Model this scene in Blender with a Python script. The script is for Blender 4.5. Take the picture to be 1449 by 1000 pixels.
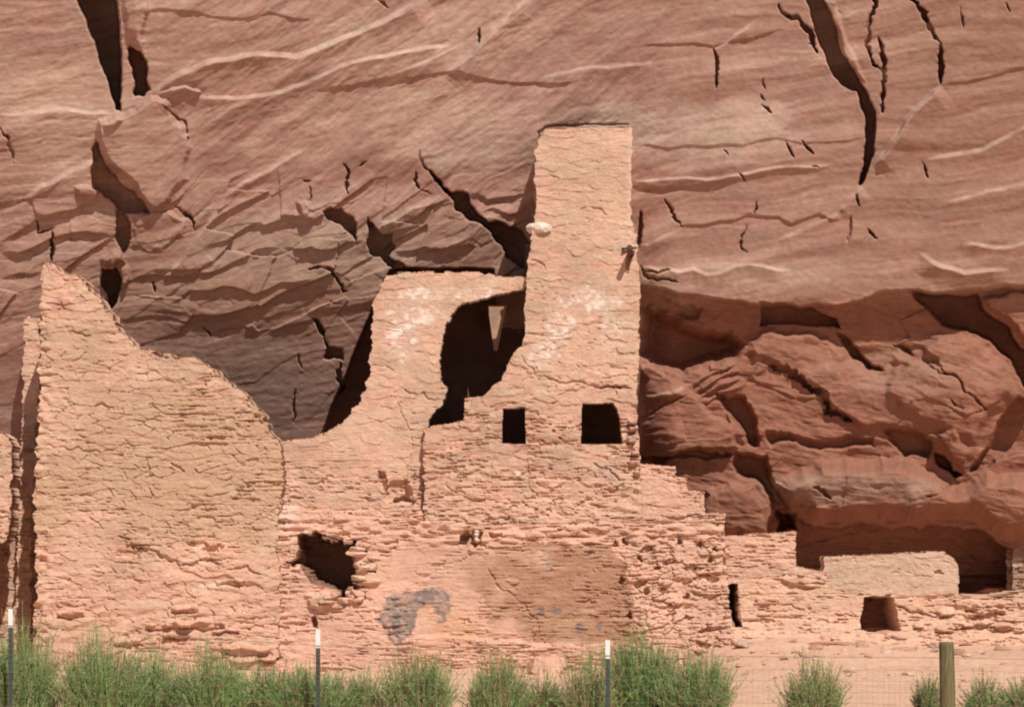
import bpy, math, random
import numpy as np
from mathutils import Vector

for o in list(bpy.data.objects): bpy.data.objects.remove(o)
scene = bpy.context.scene
COL = scene.collection
R_ = math.radians

# ------------------------------------------------------------------ camera, sky, sun, exposure
# 1 photo pixel = 1 cm on the plane of the tower front (Y=0); camera 30 m away, eye height 1.6 m
D, K, CX, HV, EYE = 30.0, 3000.0, 724.5, 770.0, 1.6
cam = bpy.data.cameras.new('camera'); camo = bpy.data.objects.new('camera', cam); COL.objects.link(camo)
camo.location = (0, -D, EYE); camo.rotation_euler = (R_(90), 0, 0)
cam.sensor_width = 36; cam.lens = 36 * K / 1449.0; cam.shift_y = (HV - 500) / 1449.0
cam.clip_start = .1; cam.clip_end = 800
scene.camera = camo

SUN = Vector((.25, -.635, .731)).normalized()
w = bpy.data.worlds.new('World'); scene.world = w; w.use_nodes = True
nt = w.node_tree; bg = nt.nodes['Background']
sky = nt.nodes.new('ShaderNodeTexSky'); sky.sky_type = 'NISHITA'; sky.sun_disc = False
sky.sun_elevation = math.asin(SUN.z); sky.sun_rotation = math.atan2(SUN.x, SUN.y)
nt.links.new(sky.outputs[0], bg.inputs[0]); bg.inputs[1].default_value = .055
sl = bpy.data.lights.new('sun', 'SUN'); sl.energy = 5.0; sl.angle = R_(.5); sl.color = (1, .94, .85)
so = bpy.data.objects.new('sun', sl); COL.objects.link(so)
so.rotation_euler = SUN.to_track_quat('Z', 'Y').to_euler(); so.location = (8, -20, 25)
vs_ = scene.view_settings; vs_.view_transform = 'Standard'; vs_.look = 'None'
vs_.exposure = -.27; vs_.gamma = 1
scene.cycles.filter_width = 2.0

# ------------------------------------------------------------------ numpy noise and relief tools
def _h(ix, iy, seed):
    n = (ix.astype(np.int64) * 374761393 + iy.astype(np.int64) * 668265263 + seed * 974634777) & 0x7fffffff
    n = ((n ^ (n >> 13)) * 1274126177) & 0x7fffffff
    n = ((n ^ (n >> 15)) * 2246822519) & 0x7fffffff
    return ((n ^ (n >> 16)) & 0xffffff) / float(0xffffff)
def vnoise(x, y, seed):
    ix = np.floor(x); iy = np.floor(y); fx = x - ix; fy = y - iy
    fx = fx * fx * (3 - 2 * fx); fy = fy * fy * (3 - 2 * fy)
    a = _h(ix, iy, seed); b = _h(ix + 1, iy, seed); c = _h(ix, iy + 1, seed); d = _h(ix + 1, iy + 1, seed)
    return ((a * (1 - fx) + b * fx) * (1 - fy) + (c * (1 - fx) + d * fx) * fy) * 2 - 1
def fbm(x, y, seed, oct=4, g=.5):
    s = 0; a = 1.; t = 0
    for k in range(oct):
        s = s + a * vnoise(x, y, seed + k * 17); t += a; a *= g; x = x * 2.03 + 5.3; y = y * 2.03 - 3.1
    return s / t
def sm(x, a, b):
    t = np.clip((x - a) / (b - a), 0, 1); return t * t * (3 - 2 * t)
def voro(x, y, seed):
    ix = np.floor(x); iy = np.floor(y)
    f1 = np.full(x.shape, 9.); f2 = np.full(x.shape, 9.); idr = np.zeros(x.shape); cx = np.zeros(x.shape); cy = np.zeros(x.shape)
    for dx in (-1, 0, 1):
        for dy in (-1, 0, 1):
            jx = ix + dx; jy = iy + dy
            px = jx + _h(jx, jy, seed); py = jy + _h(jx, jy, seed + 91)
            d = np.hypot(x - px, y - py); r = _h(jx, jy, seed + 7)
            c = d < f1
            f2 = np.where(c, f1, np.minimum(f2, d)); idr = np.where(c, r, idr)
            cx = np.where(c, x - px, cx); cy = np.where(c, y - py, cy); f1 = np.where(c, d, f1)
    return f1, f2, idr, cx, cy
def inside(u, v, poly):
    r = np.zeros(u.shape, bool); n = len(poly)
    for i in range(n):
        x0, y0 = poly[i]; x1, y1 = poly[(i + 1) % n]
        if y0 == y1: continue
        c = ((y0 > v) != (y1 > v)) & (u < (x1 - x0) * (v - y0) / (y1 - y0) + x0)
        r ^= c
    return r
def pdist(u, v, pts, closed=False):
    """distance, side sign and fade-to-the-ends along a polyline"""
    P = list(pts) + ([pts[0]] if closed else [])
    best = np.full(u.shape, 1e9); sg = np.ones(u.shape); arc = np.zeros(u.shape); s0 = 0
    for (x0, y0), (x1, y1) in zip(P[:-1], P[1:]):
        dx, dy = x1 - x0, y1 - y0; L = math.hypot(dx, dy)
        if L < 1e-6: continue
        t = np.clip(((u - x0) * dx + (v - y0) * dy) / (L * L), 0, 1)
        d = np.hypot(u - x0 - t * dx, v - y0 - t * dy); c = d < best
        sg = np.where(c, np.sign(dx * (v - y0) - dy * (u - x0)), sg)
        arc = np.where(c, s0 + t * L, arc); best = np.where(c, d, best); s0 += L
    return best, sg, np.minimum(arc, s0 - arc)
def jit(pts, amt, rnd, depth=2, closed=False):
    P = list(pts) + ([pts[0]] if closed else [])
    for k in range(depth):
        Q = [P[0]]
        for a, b in zip(P[:-1], P[1:]):
            L = math.hypot(b[0] - a[0], b[1] - a[1]); r = amt * L * (rnd.random() - .5)
            if L > 5:
                Q.append(((a[0] + b[0]) / 2 - r * (b[1] - a[1]) / L, (a[1] + b[1]) / 2 + r * (b[0] - a[0]) / L))
            Q.append(b)
        P = Q
    return P[:-1] if closed else P

class Relief:
    """height towards the viewer (metres) on a grid of photo-plane coordinates"""
    def __init__(s, us, vs, seed=1):
        s.us, s.vs = us, vs; s.U, s.V = np.meshgrid(us, vs); s.H = np.zeros(s.U.shape); s.rnd = random.Random(seed); s.pale = []
    def win(s, pts, m):
        xs = [p[0] for p in pts]; ys = [p[1] for p in pts]
        a = np.searchsorted(s.us, min(xs) - m); b = np.searchsorted(s.us, max(xs) + m)
        c = np.searchsorted(s.vs, min(ys) - m); d = np.searchsorted(s.vs, max(ys) + m)
        return (slice(c, d), slice(a, b)) if b > a and d > c else None
    def crack(s, pts, w=2.5, dep=.25, j=.25):
        pts = jit(pts, j * 1.05, s.rnd, 3); W = s.win(pts, w * 3)
        if W is None: return
        U, V = s.U[W], s.V[W]; d, _, a = pdist(U, V, pts)
        ww = .82 * w * (.25 + .6 * np.clip(a / 18, 0, 1)) * (1 + .55 * vnoise(U / 8, V / 8, 5) + .45 * vnoise(U / 3.5, V / 3.5, 6))
        s.H[W] -= dep * (.35 + .65 * sm(vnoise(U / 17, V / 17, 8), -.6, -.1)) * np.clip(1.4 - (d / ww), 0, 1) ** .7 * np.clip(a / 4 + .15, 0, 1)
    def ledge(s, pts, hn, Ln, hp, Lp, w=3, j=.2, end=25):
        if hn > 0 and max(p[1] for p in pts) < 350 and min(p[0] for p in pts) > 180: hn *= .3; hp *= .6
        elif hn > 0 and max(p[0] for p in pts) < 760: hn *= .6; hp *= .6; w = 3
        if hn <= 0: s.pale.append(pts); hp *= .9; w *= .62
        pts = jit(pts, j, s.rnd); m = max(Ln, Lp) * 1.05; W = s.win(pts, m)
        if W is None: return
        U, V = s.U[W], s.V[W]; d, sg, a = pdist(U, V, pts)
        f = np.clip(a / end, 0, 1); sd = d * sg
        neg = hn * np.clip(1 - d / Ln, 0, 1) ** 1.3; pos = hp * np.clip(1 - d / Lp, 0, 1) ** 1.3
        t = sm(sd, -w / 2, w / 2); s.H[W] += f * (neg * (1 - t) + pos * t)
    def region(s, pts, h, soft=3, gu=0, gv=0, j=.22, dome=0):
        pts = jit(pts, j * 1.25, s.rnd, 4, True); W = s.win(pts, 6)
        if W is None: return
        U, V = s.U[W], s.V[W]; ins = inside(U, V, pts); d, _, _ = pdist(U, V, pts, True)
        d = np.where(ins, d, -d); t = sm(d, 0, soft)
        cu = sum(p[0] for p in pts) / len(pts); cv = sum(p[1] for p in pts) / len(pts)
        hh = h + gu * (U - cu) + gv * (V - cv)
        if dome: hh = hh + dome * (1 - np.exp(-np.clip(d, 0, None) / 30))
        s.H[W] += t * hh

def unproj(U, V, Y):
    s = (D + Y) / K
    return (U - CX) * s, Y, EYE - (V - HV) * s

def set_color(me, cols):
    a = me.color_attributes.new('tint', 'FLOAT_COLOR', 'POINT')
    c = np.ones((len(me.vertices), 4), np.float32); c[:, :3] = cols; a.data.foreach_set('color', c.ravel())
def mesh_np(name, verts, quads, mat, parent=None, cols=None, smooth=True):
    me = bpy.data.meshes.new(name); n = len(verts); q = len(quads)
    me.vertices.add(n); me.vertices.foreach_set('co', np.ascontiguousarray(verts, np.float32).ravel())
    me.loops.add(q * 4); me.loops.foreach_set('vertex_index', np.ascontiguousarray(quads, np.int32).ravel())
    me.polygons.add(q); me.polygons.foreach_set('loop_start', np.arange(q, dtype=np.int32) * 4)
    me.polygons.foreach_set('use_smooth', np.full(q, smooth)); me.update(calc_edges=True)
    if cols is not None: set_color(me, cols)
    me.materials.append(mat); o = bpy.data.objects.new(name, me); COL.objects.link(o)
    if parent: o.parent = parent
    return o
def thing(name, label, cat, loc=(0, 0, 0), group=None):
    o = bpy.data.objects.new(name, None); COL.objects.link(o); o.location = loc; o.empty_display_size = .2
    tag(o, label, cat, group); return o
def tag(o, label, cat, group=None):
    o['label'] = label; o['category'] = cat
    if group: o['group'] = group
    return o

# ------------------------------------------------------------------ materials
def mat_tint(name, rough=.9, nscale=14, var=.18, bump=.25, bscale=60, bdist=.012, streak=(1, 1, 1)):
    m = bpy.data.materials.new(name); m.use_nodes = True; N = m.node_tree.nodes; L = m.node_tree.links
    b = N['Principled BSDF']; b.inputs['Roughness'].default_value = rough; b.inputs['Specular IOR Level'].default_value = .12
    at = N.new('ShaderNodeAttribute'); at.attribute_name = 'tint'
    tc = N.new('ShaderNodeTexCoord'); mp = N.new('ShaderNodeMapping'); mp.inputs['Scale'].default_value = streak
    L.new(tc.outputs['Object'], mp.inputs[0])
    n1 = N.new('ShaderNodeTexNoise'); n1.inputs['Scale'].default_value = nscale; n1.inputs['Detail'].default_value = 7
    n1.inputs['Roughness'].default_value = .65; L.new(mp.outputs[0], n1.inputs['Vector'])
    mr = N.new('ShaderNodeMapRange'); mr.inputs[1].default_value = .3; mr.inputs[2].default_value = .7
    mr.inputs[3].default_value = 1 - var; mr.inputs[4].default_value = 1 + var; L.new(n1.outputs[0], mr.inputs[0])
    mx = N.new('ShaderNodeVectorMath'); mx.operation = 'SCALE'
    L.new(at.outputs['Color'], mx.inputs[0]); L.new(mr.outputs[0], mx.inputs['Scale']); L.new(mx.outputs[0], b.inputs['Base Color'])
    n2 = N.new('ShaderNodeTexNoise'); n2.inputs['Scale'].default_value = bscale; n2.inputs['Detail'].default_value = 5
    L.new(mp.outputs[0], n2.inputs['Vector'])
    bp = N.new('ShaderNodeBump'); bp.inputs['Strength'].default_value = bump; bp.inputs['Distance'].default_value = bdist
    L.new(n2.outputs[0], bp.inputs['Height']); L.new(bp.outputs[0], b.inputs['Normal'])
    return m
def mat_plain(name, col, rough=.8, var=.15, nscale=30, metal=0, streak=(1, 1, 1)):
    m = bpy.data.materials.new(name); m.use_nodes = True; N = m.node_tree.nodes; L = m.node_tree.links
    b = N['Principled BSDF']; b.inputs['Roughness'].default_value = rough; b.inputs['Metallic'].default_value = metal
    tc = N.new('ShaderNodeTexCoord'); mp = N.new('ShaderNodeMapping'); mp.inputs['Scale'].default_value = streak
    L.new(tc.outputs['Object'], mp.inputs[0])
    n1 = N.new('ShaderNodeTexNoise'); n1.inputs['Scale'].default_value = nscale; n1.inputs['Detail'].default_value = 6
    L.new(mp.outputs[0], n1.inputs['Vector'])
    cr = N.new('ShaderNodeValToRGB'); cr.color_ramp.elements[0].position = .3; cr.color_ramp.elements[1].position = .7
    cr.color_ramp.elements[0].color = [c * (1 - var) for c in col] + [1]; cr.color_ramp.elements[1].color = [min(1, c * (1 + var)) for c in col] + [1]
    L.new(n1.outputs[0], cr.inputs[0]); L.new(cr.outputs[0], b.inputs['Base Color'])
    bp = N.new('ShaderNodeBump'); bp.inputs['Strength'].default_value = .3; bp.inputs['Distance'].default_value = .01
    L.new(n1.outputs[0], bp.inputs['Height']); L.new(bp.outputs[0], b.inputs['Normal'])
    return m
M_cliff = mat_tint('cliff_sandstone', .9, 9, .10, .18, 45, .008)
M_wall = mat_tint('mud_masonry', .95, 18, .12, .3, 70, .010)
M_ground = mat_tint('sandy_earth', .95, 12, .14, .4, 50, .02)
M_stone = mat_tint('loose_sandstone', .95, 16, .15, .3, 60, .01)
M_bush = mat_tint('bush_foliage', .7, 5, .2, 0, 20, .001)
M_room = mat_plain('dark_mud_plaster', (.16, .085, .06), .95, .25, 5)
M_room2 = mat_plain('sun_patch_mud', (.42, .26, .17), .95, .2, 6)  # pale so the added wedge reads as sunlit
M_wood = mat_plain('weathered_post_wood', (.15, .125, .06), .85, .45, 14, 0, (6, 6, .5))
M_beam = mat_plain('old_beam_wood', (.11, .065, .045), .9, .3, 20)
M_steel = mat_plain('painted_post_steel', (.055, .07, .06), .55, .2, 30)
M_tip = mat_plain('white_post_paint', (.8, .8, .78), .5, .06, 30)
M_wire = mat_plain('galvanised_wire', (.25, .21, .18), .5, .15, 30, .3)

# ------------------------------------------------------------------ cliff
def spaced(lo, a, b, hi, st):
    mid = np.arange(a, b + st, st); L = [a]; s = st
    while L[-1] > lo: s *= 1.25; L.append(L[-1] - s)
    Rr = [mid[-1]]; s = st
    while Rr[-1] < hi: s *= 1.25; Rr.append(Rr[-1] + s)
    return np.concatenate([L[:0:-1], mid, Rr[1:]])
def build_cliff():
    us = spaced(-2600, -30, 1480, 4200, 1.35); vs = spaced(-1500, -25, 850, 1300, 1.35)
    R = Relief(us, vs, 11); U, V = R.U, R.V
    # base profile: the cliff leans out over the ruin
    kv = [-1500, -150, 0, 180, 300, 400, 500, 620, 760, 900, 1300]
    ky = [-3.6, -.05, .42, .88, 1.22, 1.58, 2.02, 2.62, 3.3, 3.9, 5.2]
    yb = np.interp(V, kv, ky)
    kr = [-3.6, -.05, .34, .78, 1.08, 1.26, 1.5, 1.75, 2.15, 2.9, 5.2]
    yr = np.interp(V, kv, kr)
    t = sm(U, 860, 960); Y = yb * (1 - t) + yr * t
    H = R.H
    wu = U + 22 * fbm(U / 160, V / 160, 3); wv = V + 22 * fbm(U / 170, V / 150, 9)
    H += .16 * fbm(U / 330, V / 200, 21, 3)                              # big swells
    # bedding in three directions
    def bed(th, la, lb, seed, o=4):
        c, s = math.cos(th), math.sin(th); a = wu * c - wv * s; b = wu * s + wv * c
        return fbm(a / la, b / lb, seed, o, .55)
    wd = sm(U, 150, 330) * (1 - sm(U, 820, 1010)) * (1 - sm(V, 330, 430)); wr = sm(U, 820, 1010); wl = 1 - np.maximum(wd, wr)
    H += wl * (.030 * bed(R_(4), 230, 24, 31) + .006 * bed(R_(-2), 110, 6, 33) + .03 * bed(R_(16), 90, 22, 35))
    H += wd * (.030 * bed(R_(36), 190, 17, 41) + .0065 * bed(R_(42), 80, 5, 43) + .03 * bed(R_(14), 200, 26, 45))
    upper = 1 - sm(V, 400, 440)
    H += wr * (.030 * bed(R_(6), 300, 34, 51, 2) + .007 * bed(R_(8), 170, 9, 53, 3) + .018 * bed(R_(20), 190, 30, 55, 2) + .012 * sm(bed(R_(5), 210, 26, 56, 3), .0, .5))
    cz = sm(U, 885, 930) * sm(V, 405, 450)
    H += cz * (.05 * bed(R_(-14), 120, 24, 57) + .022 * bed(R_(-8), 60, 8, 59) + .035 * fbm(U / 22, V / 18, 61, 4))
    H *= 1 - .55 * sm(V, 440, 490) * (1 - sm(U, 600, 700))
    # pock marks, sharp small overhangs
    # fractured blocks, lower left and centre
    fr = sm(V, 225, 300) * (1 - .8 * sm(V, 440, 490)) * (1 - sm(U, 730, 760)) * (.55 + .45 * sm(U, 60, 300))
    c, s = math.cos(R_(24)), math.sin(R_(24)); a = wu * c - wv * s; b = wu * s + wv * c
    f1, f2, rid, cx, cy = voro(a / 90, b / 38, 77)
    H += fr * (.10 * (rid - .5) + (.045 * (_h(np.floor(rid * 997), rid * 0, 3) - .35)) * cy + .05 * (rid - .3) * cx)
    f1, f2, rid, cx, cy = voro(a / 46 + 4, b / 17, 79)
    H += fr * (.016 * (rid - .5) + .016 * cy * rid)
    fr2 = cz
    f1, f2, rid, cx, cy = voro(wu / 85, wv / 48, 81)
    H += fr2 * (.05 * (rid - .5) + .07 * (rid - .5) * cy)
    H += .005 * fbm(U / 7, V / 5, 83, 3) 
    rg_, cr, ld = R.region, R.crack, R.ledge
    # ---- great cleft, upper left
    rg_([(104, -140), (107, 0), (122, 35), (133, 60), (140, 90), (151, 115), (163, 157), (172, 158), (174, 100), (171, 60), (166, 0), (170, -140)], -1.7, 4, j=.1)
    rg_([(166, -60), (205, -40), (214, 20), (208, 60), (212, 90), (205, 95), (186, 62), (174, 40), (170, 0)], .06, 8, dome=.14)
    rg_([(183, 62), (199, 72), (210, 95), (214, 128), (205, 138), (189, 140), (188, 112), (180, 84)], -.75, 4)
    rg_([(139, 168), (165, 158), (190, 153), (213, 135), (242, 142), (262, 178), (272, 215), (270, 255), (243, 286), (214, 300), (190, 268), (160, 243), (143, 215)], .24, 9, -.0026, -.0008, dome=0)
    rg_([(135, 195), (133, 268), (160, 288), (168, 300), (214, 303), (190, 268), (160, 243), (143, 215)], -.45, 4)
    rg_([(190, 300), (240, 296), (268, 310), (262, 335), (230, 360), (185, 350)], .06, 7, 0, -.001)
    rg_([(144, 166), (165, 160), (176, 172), (160, 186), (146, 184)], .07, 6)
    cr([(248, 292), (268, 305), (276, 325)], 3.5, .2)
    rg_([(162, 296), (178, 300), (183, 350), (172, 366), (163, 340)], -.35, 3)
    rg_([(140, 366), (158, 352), (178, 356), (180, 374), (160, 380), (146, 378)], .22, 8, dome=.1)
    rg_([(143, 380), (166, 378), (174, 396), (168, 420), (159, 440), (148, 412)], -.7, 3)
    rg_([(168, 378), (180, 372), (182, 405), (172, 410)], .1, 5)
    rg_([(104, 264), (130, 262), (142, 272), (138, 282), (112, 280)], .1, 6)
    ld([(0, 163), (60, 158), (125, 160), (160, 158)], 0, 10, .05, 60, 8)
    ld([(0, 300), (60, 262), (120, 235), (150, 220)], .0, 10, .08, 50, 14)
    ld([(0, 345), (40, 320), (90, 300), (150, 285)], .08, 40, -.05, 40, 4)
    ld([(0, 360), (50, 350), (110, 330), (160, 335)], .1, 30, -.06, 40, 3)
    ld([(0, 395), (60, 385)], .05, 30, -.06, 40, 3)
    cr([(0, 180), (12, 198), (18, 232)], 2.4, .2); cr([(74, 328), (71, 374)], 3.5, .25); cr([(50, 310), (54, 330), (78, 322)], 2, .12)
    cr([(230, 150), (262, 172), (266, 205)], 2, .1)
    # ---- ridges catching the sun, their lit edges also painted paler
    ld([(214, 132), (255, 104), (300, 86), (350, 78), (420, 80), (475, 58), (540, 32), (600, -5)], 0, 10, .15, 60, 13, .1)
    ld([(222, 134), (262, 122), (284, 130), (280, 138)], -.03, 12, .08, 22, 6, .1, 8)
    ld([(278, 137), (330, 139), (400, 130), (432, 118), (500, 88), (560, 76), (640, 66)], 0, 10, .10, 60, 9, .1)
    ld([(216, 405), (262, 362), (300, 308), (322, 272)], 0, 10, .05, 26, 5, .08)
    ld([(318, 278), (345, 258), (385, 238), (440, 205)], 0, 10, .07, 30, 8, .1)
    ld([(268, 320), (300, 290)], 0, 10, .04, 20, 4, .1, 8)
    ld([(628, 108), (668, 78), (690, 52), (745, -5)], 0, 10, .11, 40, 9, .12)
    ld([(560, 104), (610, 84), (660, 60)], 0, 10, .05, 30, 6, .1)
    ld([(440, 130), (560, 110), (650, 102), (760, 118), (820, 112)], .05, 40, -.03, 30, 4, .15)
    ld([(730, 118), (745, 116)], .05, 12, -.03, 12, 3)
    ld([(760, 112), (840, 95), (930, 88)], 0, 10, .04, 30, 7, .2)
    cr([(678, 40), (677, 64)], 3, .2, .1); cr([(530, 0), (550, 12)], 3, .1)
    ld([(200, 20), (300, 24), (380, 18), (450, 26)], .03, 30, -.03, 30, 3)
    # ---- centre cracks
    cr([(486, 232), (494, 245), (492, 276)], 2.6, .2); cr([(508, 236), (520, 228)], 2, .1)
    cr([(595, 212), (600, 236), (612, 250)], 1.8, .15); cr([(588, 243), (593, 268)], 3, .2); cr([(594, 268), (612, 275)], 1.8, .1)
    cr([(608, 240), (622, 258), (630, 272)], 3, .3, .1)
    cr([(426, 257), (440, 256)], 2, .12); cr([(438, 262), (438, 285)], 1.8, .12)
    rg_([(606, 236), (618, 250), (640, 272), (662, 272), (676, 300), (692, 314), (706, 312), (732, 320), (752, 345), (752, 384), (735, 380), (716, 366), (706, 346), (690, 326), (664, 314), (644, 300), (632, 275)], -.75, 4)
    ld([(664, 272), (690, 284), (720, 280), (752, 276)], .12, 30, -.10, 26, 4)
    ld([(676, 300), (700, 296), (720, 305), (748, 302)], .1, 16, -.05, 16, 4)
    rg_([(456, 299), (468, 292), (484, 293), (500, 306), (506, 326), (506, 346), (498, 334), (480, 318), (464, 312)], -.42, 3)
    rg_([(418, 284), (440, 285), (448, 312), (425, 312)], .1, 7)
    rg_([(519, 306), (530, 318), (540, 330), (553, 330), (562, 322), (556, 340), (560, 352), (551, 362), (575, 376), (604, 384), (572, 388), (548, 378), (538, 364), (522, 360), (518, 340)], -.5, 3)
    ld([(522, 330), (540, 318), (580, 295), (625, 276)], 0, 8, .09, 26, 4, .2)
    ld([(560, 318), (600, 300), (640, 282)], .03, 12, -.12, 30, 4, .15)
    ld([(400, 352), (440, 350), (470, 355), (515, 340)], .09, 34, -.09, 40, 4, .2)
    ld([(555, 355), (600, 350), (630, 362), (650, 368)], .05, 22, -.06, 20, 4, .25)
    cr([(436, 382), (470, 381), (480, 400), (486, 412), (492, 412)], 2.8, .2); cr([(466, 426), (482, 430)], 3, .15)
    rg_([(440, 450), (452, 452), (461, 470), (466, 490), (486, 492), (486, 512), (458, 508), (457, 476)], -.4, 3)
    cr([(482, 512), (484, 545), (478, 560)], 3.5, .25); cr([(422, 500), (428, 522)], 2.2, .15); cr([(418, 550), (416, 602)], 1.8, .12)
    ld([(160, 452), (250, 452), (285, 462), (302, 478)], .02, 60, -.02, 90, 3)
    ld([(300, 470), (345, 462), (362, 470), (420, 460), (452, 446)], .03, 60, -.03, 120, 3)
    rg_([(552, 380), (520, 452), (490, 528), (454, 616), (470, 660), (700, 660), (700, 380)], -1.5, 3, j=.04)  # invented cleft, shaped so this wedge goes dark like the wall's shadow
    ld([(180, 400), (260, 392), (330, 372), (400, 352)], .06, 36, -.06, 36, 4, .25)
    ld([(290, 350), (350, 322), (400, 312), (430, 300)], .07, 30, -.05, 30, 4, .3)
    ld([(240, 430), (300, 412), (360, 418), (440, 395)], .06, 30, -.05, 30, 3, .3)
    cr([(216, 398), (220, 414)], 4, .2); cr([(285, 462), (298, 476)], 4, .2)
    # dark seam where the tower top nearly touches the rock
    cr([(758, 250), (762, 188), (772, 180), (830, 176), (890, 176)], 1.6, .07, .1)
    # ---- right-hand crack system
    rg_([(1130, -140), (1138, 0), (1154, 50), (1170, 92), (1190, 121), (1212, 130), (1221, 160), (1224, 200), (1221, 235), (1213, 266), (1220, 262), (1230, 238), (1238, 202), (1240, 165), (1230, 135), (1214, 108), (1192, 76), (1186, 45), (1166, 0), (1160, -140)], -.65, 3, j=.14)
    rg_([(1165, 0), (1182, 0), (1200, 60), (1228, 122), (1214, 108), (1192, 76), (1186, 45)], .05, 4, j=.05)
    cr([(1102, 6), (1106, 18), (1130, 26), (1146, 45), (1156, 76)], 3.4, .3)
    cr([(1233, -30), (1228, 40), (1225, 66), (1236, 92), (1247, 98)], 3, .25); cr([(1243, 52), (1250, 80), (1250, 120), (1248, 160)], 3.6, .3, .12)
    cr([(1286, -10), (1300, 10), (1312, 32), (1330, 60)], 3.6, .3); cr([(1331, 60), (1332, 90), (1331, 120)], 3.8, .35, .1)
    ld([(1236, 236), (1264, 200), (1290, 160), (1333, 122)], 0, 8, .14, 40, 12, .1, 15)
    ld([(1333, 122), (1400, 110), (1470, 92)], .05, 40, -.02, 30, 5, .1)
    ld([(1185, 302), (1200, 285), (1220, 264)], 0, 8, .07, 22, 6, .1, 10)
    ld([(1100, 340), (1150, 318), (1190, 300)], 0, 8, .05, 30, 8, .1, 15)
    cr([(1010, 70), (1015, 95), (1013, 126)], 2.8, .22, .1); cr([(1080, 110), (1083, 128)], 2, .1); cr([(1076, 134), (1082, 142)], 3, .15); cr([(1078, 149), (1092, 160)], 2.8, .18)
    cr([(1112, 200), (1124, 224)], 2.4, .18, .1); cr([(1135, 199), (1152, 219)], 2.8, .2, .1); cr([(1148, 236), (1160, 238)], 2, .1)
    cr([(1304, 226), (1313, 252)], 2.4, .18, .1); cr([(1212, 275), (1216, 292)], 3.5, .2); cr([(1204, 305), (1199, 343)], 2.6, .2); cr([(1228, 324), (1242, 338)], 3, .18)
    cr([(940, 282), (950, 300), (966, 322)], 2.4, .18); cr([(907, 298), (902, 352)], 3.4, .25, .1); cr([(1070, 285), (1067, 303)], 2.2, .12); cr([(1056, 318), (1048, 350), (1058, 358)], 1.8, .12)
    cr([(1024, 212), (1030, 220)], 2.5, .12); cr([(1046, 245), (1055, 257)], 2.5, .12); cr([(1358, 8), (1364, 40)], 2, .1); cr([(1424, 4), (1430, 18)], 2.2, .12)
    cr([(1165, 5), (1196, 22)], 1, .02)
    ld([(890, 256), (1000, 254), (1040, 248), (1110, 236), (1180, 232)], 0, 8, .06, 12, 7, .08)
    ld([(890, 265), (980, 264), (1040, 252)], .05, 10, -.06, 60, 4, .1)
    ld([(895, 70), (1010, 66), (1110, 40)], .04, 30, -.03, 30, 4, .15)
    ld([(1190, 30), (1210, 15)], 0, 8, .05, 15, 5); ld([(1005, 75), (1040, 50), (1075, 28)], 0, 8, .05, 20, 6, .1)
    ld([(890, 205), (1000, 208), (1100, 196), (1235, 190)], .02, 30, -.03, 40, 5, .15)
    ld([(1310, 226), (1390, 212), (1420, 196), (1480, 165)], 0, 8, .07, 50, 10, .1)
    ld([(1330, 290), (1400, 270), (1480, 258)], 0, 8, .04, 30, 7, .2)
    ld([(950, 322), (1040, 312), (1120, 318), (1200, 310)], .05, 40, -.04, 40, 4, .3)
    ld([(905, 348), (930, 340), (960, 330)], 0, 8, .06, 20, 8, .2)
    ld([(905, 378), (960, 384), (1040, 376), (1120, 382)], 0, 8, .07, 22, 8, .3)
    ld([(1300, 356), (1330, 376), (1365, 386), (1430, 382)], 0, 8, .14, 28, 10, .1)
    ld([(1360, 345), (1420, 350), (1470, 335)], 0, 8, .07, 30, 8, .2)
    cr([(908, 372), (912, 388), (930, 396), (962, 400)], 2.4, .12); cr([(912, 384), (950, 382)], 2.4, .1)
    # ---- alcove on the right: ceiling lip, hollows, slabs, boulders
    rg_([(880, 404), (960, 414), (1075, 430), (1180, 432), (1282, 408), (1330, 414), (1400, 406), (1500, 412), (1900, 410), (1900, 1300), (880, 1300)], -.4, 9, j=.12)
    rg_([(900, 426), (950, 440), (1000, 462), (1036, 462), (1062, 488), (1020, 520), (965, 538), (925, 522), (900, 505)], -.75, 22)
    rg_([(900, 412), (950, 424), (1000, 436), (990, 452), (940, 446), (900, 436)], -.15, 8)
    rg_([(1074, 426), (1110, 428), (1150, 434), (1184, 450), (1190, 466), (1165, 462), (1130, 460), (1074, 462)], -.4, 3, j=.1)
    rg_([(1180, 462), (1200, 474), (1218, 496), (1256, 524), (1228, 526), (1205, 510), (1188, 484)], -.32, 7)
    rg_([(1284, 408), (1318, 414), (1385, 414), (1396, 440), (1430, 462), (1445, 490), (1490, 520), (1490, 580), (1449, 552), (1430, 512), (1400, 484), (1356, 468), (1330, 460), (1300, 430)], -.8, 6, j=.12)
    rg_([(1385, 420), (1500, 414), (1500, 510), (1446, 486), (1430, 460), (1398, 440)], .16, 8)
    rg_([(1074, 464), (1150, 466), (1190, 490), (1256, 530), (1330, 470), (1390, 480), (1426, 512), (1442, 556), (1384, 638), (1366, 672), (1330, 640), (1300, 615), (1206, 600), (1172, 588), (1160, 560), (1090, 516), (1050, 500)], .12, 12, 0, -.0002, dome=.05)
    rg_([(1260, 500), (1330, 470), (1390, 480), (1426, 512), (1440, 556), (1384, 636), (1300, 600), (1250, 560)], .06, 12, dome=.1)
    cr([(1088, 517), (1130, 536), (1164, 556), (1170, 584), (1206, 596)], 6, .3, .25)
    cr([(1260, 490), (1300, 508), (1340, 530)], 2.4, .1, .4); cr([(1330, 520), (1365, 555), (1398, 580)], 2, .1, .3); cr([(1345, 565), (1365, 580)], 3, .12)
    rg_([(1268, 485), (1310, 490), (1340, 520), (1310, 520), (1280, 505)], -.12, 8)
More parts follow.
